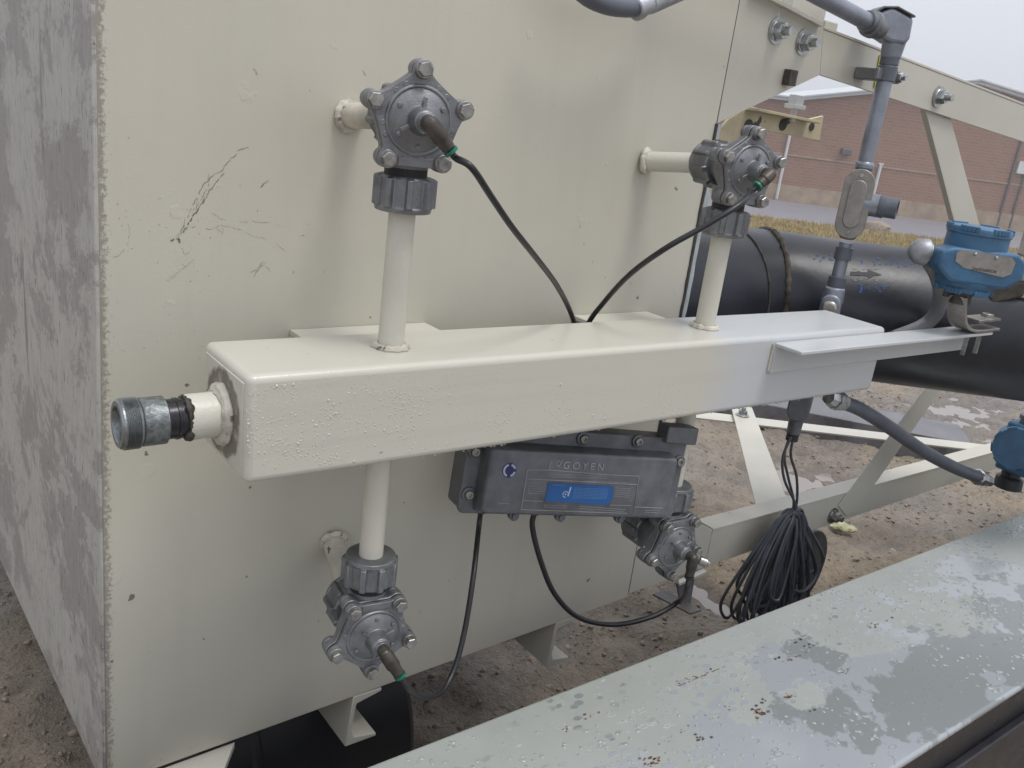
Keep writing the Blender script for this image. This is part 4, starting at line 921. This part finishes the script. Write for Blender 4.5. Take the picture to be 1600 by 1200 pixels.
# pull elbow
hub = cz_(1398, 66); O_ = V((XC, YC, 0)) - f_ * .026
q = MB(); q.prism([atp(a_, b_, O_, f_) for a_, b_ in ((1373, 20), (1396, 10), (1429, 29), (1423, 60), (1416, 70), (1390, 66), (1372, 54))], f_ * .052); pc(q, hub - .034, hub + .006, .0185, .023)
q.build('pull_elbow', 'conduit', G, bev=.007, seg=4)
O_ = V((XC, YC, 0)) - f_ * .028
q = MB(); q.prism([atp(a_, b_, O_, f_) for a_, b_ in ((1369, 16), (1382, 9), (1404, 9), (1431, 24), (1431, 27.5), (1404, 12.5), (1383, 12.5), (1370, 20))], f_ * .056); q.build('elbow_cover', 'alu_dark', G, bev=.0012)
pe = at(1370, 42, Y=YC); q = MB(); dd = (at(1250, -22, Y=YC) - pe).normalized()
q.lathe(pe - dd * .01, dd, [(0, .021), (.02, .0215), (.022, .0245), (.034, .0245), (.036, .020), (.05, .0195)], 26); q.build('elbow_fitting', 'alu', G)
q = MB(); q.cyl(pe + dd * .035, pe + dd * .55, .0155); q.build('side_pipe', 'conduit', G)
# clamp
q = MB(); q.lathe((XC, YC, z_clamp + .012), (0, 0, -1), [(0, .0185), (.024, .0185)], 26); q.box((XC - .036, YC - .004, z_clamp - .011), (XC - .015, YC + .004, z_clamp + .011)); q.box((XC + .014, YC - .006, z_clamp - .012), (XC + .044, YC + .006, z_clamp + .012)); q.box((XC - .02, YC + .010, z_clamp - .011), (XC + .02, YC + .0585, z_clamp + .011))
cl = q.build('pipe_clamp', 'alu', G, bev=.002); q = MB(); q.hexh((XC + .034, YC - .0065, z_clamp), (0, -1, 0), .010, .01, .4); q.cyl((XC + .034, YC - .016, z_clamp), (XC + .034, YC - .024, z_clamp), .005); q.build('clamp_bolt', 'zinc', cl)
q = MB(); q.prism([at(1375, 86, Y=-.0025), at(1392, 84, Y=-.0025), at(1380, 134, Y=-.0025), at(1366, 137, Y=-.0025)], (0, .002, 0)); q.build('yellow_tape', 'yellow', G)
# tee body
zc1, zc0 = cz_(1341, 266), cz_(1315, 368)
na = V((-.87, -.49, 0)).normalized(); wa = V((-na.y, na.x, 0)); TEE = V((XC, YC, 0))
def oval(w, z0, z1, off, seg=14, o=None, na=na, wa=wa, cx=0):
    o = TEE if o is None else o; out = []
    for k in range(seg + 1): a = math.pi * k / seg; out.append(o + wa * (cx + w * math.cos(a)) + na * off + V((0, 0, z1 - w + w * math.sin(a))))
    for k in range(seg + 1): a = math.pi + math.pi * k / seg; out.append(o + wa * (cx + w * math.cos(a)) + na * off + V((0, 0, z0 + w + w * math.sin(a))))
    return out
q = MB(); pc(q, ztee0 + .004, ztee0 - .016, .0185); pc(q, ztee1 + .006, ztee1 + .03, .017, .02)
q.prism(oval(.0265, zc0, zc1, .020), -na * .048); q.build('tee_body', 'conduit', G, bev=.007, seg=3)
q = MB(); q.prism(oval(.0300, zc0 - .004, zc1 + .004, .0205), na * .0032); q.prism(oval(.0165, zc0 + .018, zc1 - .018, .0237), na * .0045); tcv = q.build('tee_cover', 'plate', G, bev=.0016)
for z in (zc0 + .009, zc1 - .009): MB().lathe(TEE + na * .0237 + V((0, 0, z)), na, [(0, .0045), (.002, .004)], 12).build('cover_screw', 'zinc', tcv)
pd = (e_ * .86 - f_ * .48).normalized(); zp = cz_(1345, 317); PT = V((XC, YC, zp))
q = MB(); q.lathe(PT + pd * .016, pd, [(0, .024), (.022, .0225), (.030, .023)], 26); q.build('side_port', 'conduit', G)
q = MB(); q.lathe(PT + pd * .046, pd, [(0, .0215), (.003, .0228), (.011, .0228), (.012, .0205), (.036, .0205), (.036, .0165), (.01, .016)], 28); q.build('open_nipple', 'flex_grey', G)
# lower part
q = MB(); z1_ = cz_(1316, 386); z2_ = cz_(1305, 432); pc(q, z1_ + .01, z2_ - .01, .0135); q.build('lower_pipe', 'conduit', G)
for z_, r_ in ((z1_, .0178), (z2_, .0180)):
    q = MB(); pc(q, z_, z_ - .027, r_); q.build('coupling_ring', 'flex_grey', G, bev=.001)
q = MB(); z3 = cz_(1300, 448); pc(q, z3, z3 - .035, .0205, .024); q.prism(oval(.021, z3 - .16, z3 - .014, .030), -na * .05); q.build('conduit_body', 'conduit', G, bev=.005, seg=3)
q = MB(); q.prism(oval(.0165, z3 - .14, z3 - .026, .0305), na * .012); q.build('body_cover', 'stainless', G, bev=.006, seg=4)
zl0, zl1 = cz_(1240, 664), cz_(1262, 600)
XB = at(1248, 640, Y=YC).x
q = MB(); q.prism(oval(.0235, zl0 + .012, zl1 + .04, .020, o=V((XB, YC, 0))), -na * .046); q.cyl((XB, YC, zl0 + .02), (XB, YC, zl0 - .022), .0165, .0145); q.cyl((XB + .01, YC, zl1 + .0), (XB + .045, YC, zl1 + .0), .017)
q.cyl((XB, YC, z3 - .15), (XB, YC, zl1 + .03), .014); q.build('bottom_body', 'alu_dark', G, bev=.003)
q = MB(); q.prism(oval(.0215, zl0 + .014, zl1 + .035, .0205, o=V((XB, YC, 0))), na * .005); q.build('bottom_cover', 'alu_dark', G, bev=.002)
q = MB(); q.cyl((XB, YC, zl0 - .0225), (XB, YC, zl0 - .037), .0135); q.build('cable_gland', 'gasket', G)
# liquid-tight grey hose to the lower transmitter
hp = [V((XB + .045, YC, zl1)), at(1312, 627, Y=YC - .0), at(1345, 640, Y=-.07), at(1390, 668, Y=-.09), at(1440, 703, Y=-.11), at(1490, 730, Y=-.13), at(1530, 746, Y=-.14)]
HZ = thing('flexible_hose', 'thick grey flexible hose sloping from the conduit to the lower blue transmitter', 'hose', hp[1])
q = MB(); q.tube(hp[1:], .0168, 18, 10); q.build('hose_jacket', 'flex_grey', HZ)
d0 = (hp[2] - hp[1]).normalized(); q = MB(); q.lathe(hp[1] - d0 * .035, d0, [(-.01, .0165), (0, .0205), (.012, .0205), (.013, .0235), (.034, .0235), (.035, .0205), (.05, .0200)], 8); q.build('hose_fitting', 'zinc', HZ)
d1_ = (hp[-1] - hp[-2]).normalized(); q = MB(); q.lathe(hp[-1] - d1_ * .012, d1_, [(-.004, .0195), (0, .0235), (.014, .0235), (.015, .020), (.018, .0225), (.03, .0225), (.032, .017), (.075, .016)], 8); q.build('hose_fitting', 'zinc', HZ)
# flexible conduit crossing the top of the picture
pts = [at(a, b, Y=-.07) for a, b in ((880, -42), (915, -8), (945, 7), (975, 12), (1000, 11), (1040, -6), (1085, -34))]
FX = thing('flexible_conduit', 'grey flexible conduit sagging over the top of the tank front', 'conduit', pts[3])
q = MB(); q.tube(pts[:5], .0135, 16, 8, fn=lambda i: 1 + .015 * (i % 2)); q.build('hose_jacket', 'flex_grey', FX)
dq = (pts[5] - pts[4]).normalized(); q = MB(); q.lathe(pts[4] - dq * .012, dq, [(0, .0155), (.002, .0175), (.012, .0175), (.013, .0150), (.03, .0150), (.032, .0165), (.10, .0160)], 20); q.build('hose_fitting', 'alu_light', FX)

# ------------------------------------------------------------------ coiled cable
tie = at(1239, 803, Y=YC); gl = V((XB, YC, zl0 - .035))
CC = thing('coiled_cable', 'black coiled cable bundle hanging under the conduit gland', 'cable', tie)
for k, (dx, dy) in enumerate(((-.034, -.004), (-.010, .004), (.016, 0))):
    q = MB(); mid = (gl + tie) / 2 + V((dx, dy, .0)); q.tube([gl + V((dx * .3, dy, .01)), gl + V((dx * .7, dy, -.04)), mid, tie + V((dx * .25, dy, .03)), tie + V((0, dy, -.01))], .0031, 8, 8); q.build('cable_strand', 'cable', CC)
rr = random.Random(14)
for k in range(58):
    t = k / 57; sway = -.09 + t * .215 + rr.uniform(-.03, .03); ln_ = rr.uniform(.19, .31) - abs(t - .45) * .05; wd = rr.uniform(.018, .055); yy_ = rr.uniform(-.035, .035)
    top_ = tie + V((rr.uniform(-.006, .006), rr.uniform(-.006, .006), rr.uniform(-.006, .012)))
    bt = tie + V((sway, yy_, -ln_))
    L_ = [top_, top_ + V((sway * .35 - .012, yy_ * .3, -.020 + .012 * t)), top_ + V((sway * .75 - wd * .7, yy_ * .5, -ln_ * .42)), bt + V((-wd, 0, ln_ * .18)), bt + V((-wd * .5, 0, -.006)), bt + V((wd * .3, rr.uniform(-.01, .01), -.012)), bt + V((wd, 0, ln_ * .16)), top_ + V((sway * .4 + wd * .6, yy_ * .5, -ln_ * .32)), top_ + V((.003, .002, 0))]
    q = MB(); q.tube(L_, .0038, 8, 7); q.build('cable_loop', 'cable', CC)
q = MB(); q.tube([tie + V((.012 * math.cos(a), .012 * math.sin(a), .004 * math.sin(2 * a))) for a in [i * .5 for i in range(13)]], .0036, 8, 2); q.build('cable_tie', 'gasket', CC)
c_ = at(1262, 884, Y=.045); q = MB(); q.prism([c_ + V((.085 * math.cos(a), 0, .105 * math.sin(a) * (1 if math.sin(a) > 0 else 1.15))) for a in [2 * math.pi * i / 36 for i in range(36)]], (0, .012, 0))
tag(q.build('oval_plate', 'yard_grey', bev=.003), 'dark oval rubber flap behind the coiled cable', 'flap')

# ------------------------------------------------------------------ blue transmitters
def bcap(mb, o, ax, r, h, n=8, lip=.004, tooth=.008, ph=0.):
    """castellated screw cap"""
    mb.lathe(o, ax, [(0, r), (h, r), (h + .003, r * .97), (h + .0035, r * .6)], 48)
    u, v2, a = basis(ax)
    for k in range(n):
        for j in range(5):
            a0 = 2 * math.pi * (k + .12 * j) / n + ph; a1 = 2 * math.pi * (k + .12 * (j + 1)) / n + ph
            p0 = [V(o) + (u * math.cos(x_) + v2 * math.sin(x_)) * rad + a * (h * .5) for x_, rad in ((a0, r * .9), (a1, r * .9), (a1, r + lip), (a0, r + lip))]
            mb.prism(p0, a * (h * .5 + tooth))
tn = _norm((-.66, -.75, 0)); tx_ = V((-tn.y, tn.x, 0)); up = V((0, 0, 1))
TC = at(1519, 402, Y=-.275)
T1 = thing('pressure_transmitter', 'blue pressure transmitter with steel nameplate on the angle shelf', 'transmitter', TC - up * .16)
def tp(a, b, off=0): return atp(a, b, TC + tn * off, tn)
def tl2(p): d = p - TC; return d.dot(tx_), d.z
zt3 = tl2(tp(1540, 356))[1]; zs = tl2(tp(1530, 396))[1]; zm = tl2(tp(1515, 430))[1]; zbt = tl2(tp(1512, 452))[1]
print('TX', zt3, zs, zm, zbt, tl2(tp(1480, 380)), tl2(tp(1583, 380)))
RT = .0575
q = MB(); q.lathe(TC + up * zbt, (0, 0, 1), [(0, RT * .80), (.012, RT), (zm - zbt, RT), (zs - zbt, RT), (zt3 - zbt - .008, RT)], 48)
hb = .030
q.prism([TC + tx_ * x + up * z + tn * .0 for x, z in ((-.084, .010), (-.060, .020), (.060, .022), (.080, .008), (.080, -.026), (.052, -.048), (-.052, -.046), (-.084, -.022))], tn * (RT + .001))
q.prism([TC + tx_ * x + up * z for x, z in ((-.08, .012), (.078, .010), (.078, -.022), (-.08, -.02))], -tn * .03)
q.build('housing', 'blue', T1, bev=.006, seg=3)
q = MB(); bcap(q, TC + up * (zt3 - .014), (0, 0, 1), RT + .0025, .011, 6, .0015, .006, ph=.35); q.build('top_cap', 'blue', T1, bev=.0015)
q = MB(); bcap(q, TC + up * (zbt + .010), (0, 0, -1), RT * .9, .010, 6, .003, .006, ph=.1); q.build('bottom_cap', 'blue', T1, bev=.0015)
q = MB(); fo = RT + .0015; npts = ((-.046, .018), (-.057, .010), (-.055, -.006), (-.036, -.016), (.040, -.024), (.054, -.016), (.056, .006), (.048, .015))
q.prism([TC + tx_ * x + up * z + tn * fo for x, z in npts], tn * .0014); pt_ = q.build('nameplate', 'plate', T1)
for x, z in ((-.022, .013), (.018, .011)): MB().lathe(TC + tx_ * x + up * z + tn * (fo + .0014), tn, [(0, .0036), (.0015, .0034), (.003, .002)], 14).build('plate_screw', 'zinc', pt_)
text('nameplate_lettering', 'ROSEMOUNT', .0078, TC + tx_ * .026 + up * (-.0125) + tn * (fo + .0016), -tx_, -up, 'ink_black', pt_, .0002)
q = MB(); q.lathe(TC - tx_ * .083 - up * .002, -tx_, [(0, .020), (.005, .020), (.0055, .026), (.010, .0265), (.026, .0245), (.036, .016), (.041, .009), (.043, .004)], 24); q.build('cable_plug', 'alu_light', T1, bev=.001)
q = MB(); q.lathe(TC + tx_ * .080 - up * .006, tx_, [(0, .016), (.006, .016), (.0065, .019), (.014, .019), (.015, .012), (.019, .012)], 8); q.build('brass_plug', 'brass', T1)
q = MB(); q.cyl(TC + up * (zbt + .0), TC + up * (zbt - .03), .02); q.cyl(TC + tx_ * -.03 + up * (zbt + .004), TC + tx_ * -.03 + up * (zbt - .02), .006); q.build('neck', 'brass_brown', T1)
# flat hooked mounting strap
q = MB(); yS = TC.y; path = [at(1496, 462, Y=yS), at(1495, 492, Y=yS), at(1500, 508, Y=yS), at(1515, 514, Y=yS), at(1548, 511, Y=yS)]
Q = spline(path, 5); 
for i in range(len(Q) - 1):
    d = (Q[i + 1] - Q[i]).normalized(); s_ = V((0, 1, 0)).cross(d).normalized() * .003
    q.obox(Q[i] - s_ - V((0, .02, 0)) - d * .0005, (Q[i + 1] - Q[i]) * 1.05, V((0, .04, 0)), s_ * 2)
q.box(at(1516, 499, Y=yS) + V((0, -.02, -.003)), at(1516, 499, Y=yS) + V((.095, .02, .003))); q.cyl(at(1542, 497, Y=yS), at(1542, 497, Y=yS) + V((0, 0, .010)), .012); q.build('mounting_strap', 'stainless', T1, bev=.001)
q = MB(); a = at(1508, 540, Y=yS); q.box(a + V((-.005, -.004, -.02)), a + V((.0, .004, .02))); q.box(a + V((.05, -.004, -.02)), a + V((.056, .004, .02))); q.build('strap_bolt', 'zinc', T1)
hose([at(1452, 408, Y=-.215), at(1464, 430, Y=-.215), at(1470, 460, Y=-.21), at(1462, 490, Y=-.19), at(1440, 510, Y=-.17), at(1395, 528, Y=-.16)], .0155, 'flex_light', 'light grey flexible hose curving from the transmitter plug to behind the shelf', 'flexible_hose', 'hose', None)
# stainless valve block at the right edge of the picture
sb0 = atd(1597, 400, 1.95)
SB = thing('valve_block', 'stainless instrument valve block at the right edge beside the transmitter', 'valve block', sb0)
q = MB(); q.obox(sb0 + tx_ * -.004 + up * .0 + tn * -.02, tx_ * .08, tn * .04, up * .065); q.obox(sb0 + tx_ * -.006 - up * .09 + tn * -.015, tx_ * .07, tn * .03, up * .08); q.build('block', 'stainless', SB, bev=.004)
for z, r in ((.072, .012), (.03, .016), (-.03, .011)):
    q = MB(); q.lathe(sb0 + tx_ * (.008) + tn * .02 + up * z, tn, [(0, r), (.008, r), (.009, r * .6), (.02, r * .55)], 18); q.build('bleed_screw', 'zinc', SB)
q = MB(); q.lathe(sb0 + tx_ * -.004 - up * .02, -tx_, [(0, .02), (.01, .02), (.011, .012), (.016, .012)], 20); q.build('port_ring', 'stainless', SB)
q = MB(); q.obox(sb0 + tx_ * -.05 - up * .115 + tn * -.01, tx_ * .07 + up * .03, tn * .03, up * .04 ); q.build('lower_fitting', 'brass_brown', SB, bev=.005)
# second transmitter, lower right
TC2 = at(1588, 696, Y=-.15); ax2 = _norm((-.93, -.36, .08)); u2 = V((0, 0, 1)); s2 = ax2.cross(u2).normalized()
T2 = thing('pressure_transmitter', 'blue transmitter with round ribbed cap at the lower right edge of the picture', 'transmitter', TC2 - u2 * .1, )
q = MB(); q.lathe(TC2 + ax2 * .045, -ax2, [(0, .056), (.1, .056), (.14, .05)], 40); q.box(TC2 + V((-.03, -.06, -.075)), TC2 + V((.035, .03, .07))); q.build('housing', 'blue', T2, bev=.008, seg=3)
q = MB(); bcap(q, TC2 + ax2 * .030, ax2, .0595, .024, 9, .003, .004); q.build('round_cap', 'blue', T2, bev=.0015)
q = MB(); q.box(TC2 + V((-.022, -.0635, -.06)), TC2 + V((.016, -.061, .05))); pt2 = q.build('nameplate', 'alu_dark', T2)
for z in (.02, -.02): MB().lathe(TC2 + V((0, -.0635, z)), (0, -1, 0), [(0, .004), (.003, .003)], 12).build('plate_screw', 'zinc', pt2)
q = MB(); q.lathe(TC2 + V((.0, -.01, .07)), (0, 0, 1), [(0, .02), (.012, .02), (.013, .024), (.024, .024)], 20); q.build('cable_plug', 'flex_grey', T2)
q = MB(); q.lathe(TC2 + V((.0, -.01, -.075)), (0, 0, -1), [(0, .026), (.014, .026), (.02, .036), (.05, .038)], 24); q.build('neck', 'black_steel', T2)

# ------------------------------------------------------------------ timber on the ground
a, b = at(1185, 629, Z=-1.24), at(1520, 694, Z=-1.24); d = (b - a); nrm = V((-d.y, d.x, 0)).normalized()
q = MB(); q.obox(a - d * .25, d * 1.25, nrm * .30, V((0, 0, -.13)))
tag(q.build('steel_plate', 'timber', bev=.006), 'dark wet steel slab lying on the mud behind the truss', 'slab')

# ------------------------------------------------------------------ wet deck beam in the foreground
DZ = -.9
D_ = thing('deck_beam', 'wet grey-green steel beam with puddles and droplets in the foreground', 'beam', (.4, -.45, DZ))
yA, yB = -.250, -.640
q = MB(); q.box((-.5, yB, DZ - .014), (7, yA, DZ)); dk = q.build('top_flange', 'wet_deck', D_, bev=.006, seg=4)
q = MB(); q.box((-.5, yB + .022, DZ - .42), (7, yB + .034, DZ - .0142)); q.box((-.5, yB + .004, DZ - .13), (7, yB + .0215, DZ - .12)); q.build('side_web', 'black_steel', D_, bev=.004)
q = MB(); q.box((-.5, yA - .03, DZ - .42), (7, yA - .02, DZ - .0142)); q.build('side_web', 'black_steel', D_)
db = []; rr = random.Random(4)
for k in range(2600):
    x, y = rr.uniform(.5, 2.9), rr.uniform(yB + .01, yA - .01)
    if rr.random() > .45 + noise.noise(V((x * 5, y * 9, 4))) * 1.3: continue
    s_ = rr.uniform(.0010, .0034) * (1 if x < 1.6 else 1.4)
    db.append(Matrix.Translation((x, y, DZ)) @ Matrix.Rotation(rr.uniform(0, 3), 4, 'Z') @ Matrix.Diagonal((s_ * rr.uniform(1, 2.0), s_, s_ * .30, 1)))
tag(scatter('water_droplets', 'bead_grey', db, 2, D_), kind='stuff')
q = MB()
for (a, b, n_) in ((1248, 1003, 4), (1264, 1009, 4), (1268, 1111, 2), (1190, 1098, 3), (1093, 1150, 4), (1100, 1153, 3), (1180, 1105, 2), (1390, 968, 2), (1220, 1030, 3)):
    c_ = at(a, b, Z=DZ)
    for k in range(n_):
        o_ = c_ + V((rr.uniform(-.012, .012), rr.uniform(-.006, .006), .0002)); s_ = rr.uniform(.0015, .0035)
        q.prism([o_ + V((s_ * rr.uniform(.6, 1.6) * math.cos(t_), s_ * rr.uniform(.5, 1) * math.sin(t_), 0)) for t_ in [i * .9 for i in range(7)]], (0, 0, .0008))
q.build('dirt_flecks', 'dark_seal', D_)
q = MB(); rr = random.Random(8)
def stain(a, b, n_, sx_, sy_, big=1.0):
    c_ = at(a, b, Z=DZ)
    for k in range(n_):
        o_ = c_ + V((rr.gauss(0, sx_), rr.gauss(0, sy_), .00025)); s_ = rr.uniform(.0006, .0028) * big
        q.prism([o_ + V((s_ * rr.uniform(.4, 1.8) * math.cos(t_), s_ * rr.uniform(.4, 1.1) * math.sin(t_), 0)) for t_ in [i * .9 for i in range(7)]], (0, 0, .0004))
for (a, b, n_, sx_, sy_, bg_) in ((1235, 1090, 9, .006, .004, 1.1), (1190, 1113, 14, .009, .006, 1.2), (1017, 1188, 18, .011, .008, 1.3), (1362, 979, 10, .008, .004, 1), (1325, 1048, 8, .010, .005, .9), (1235, 1030, 10, .018, .004, 1), (1085, 1058, 16, .03, .003, .8), (915, 1120, 8, .008, .004, .9), (880, 1140, 6, .01, .004, .7), (1060, 1145, 12, .03, .005, .6), (1130, 1115, 8, .02, .005, .7)): stain(a, b, n_, sx_, sy_, bg_)
a_, b_ = at(1060, 1072, Z=DZ + .0003), at(1135, 1040, Z=DZ + .0003); d = (b_ - a_); nr_ = V((-d.y, d.x, 0)).normalized()
for k in range(26):
    if rr.random() < .25: continue
    o_ = a_ + d * (k / 26); q.prism([o_ - nr_ * rr.uniform(.0002, .001), o_ + d / 26 - nr_ * rr.uniform(.0002, .001), o_ + d / 26 + nr_ * rr.uniform(.0002, .001), o_ + nr_ * rr.uniform(.0002, .001)], (0, 0, .0003))
q.build('rust_stains', 'rust', D_)

# ------------------------------------------------------------------ haze
HAZE = .0035
if HAZE:
    hb_ = MB(); hb_.box((-60, -20, -6), (90, 90, 9)); hz = hb_.build('haze', 'trim'); hz.data.materials.clear()
    m = bpy.data.materials.new('haze'); m.use_nodes = True; n = m.node_tree; n.nodes.remove(n.nodes['Principled BSDF'])
    pv = n.nodes.new('ShaderNodeVolumePrincipled'); pv.inputs['Density'].default_value = HAZE; pv.inputs['Color'].default_value = (.9, .92, .96, 1)
    n.links.new(pv.outputs[0], n.nodes['Material Output'].inputs['Volume']); hz.data.materials.append(m); tag(hz, 'thin pale mist in the air', 'haze', kind='stuff')
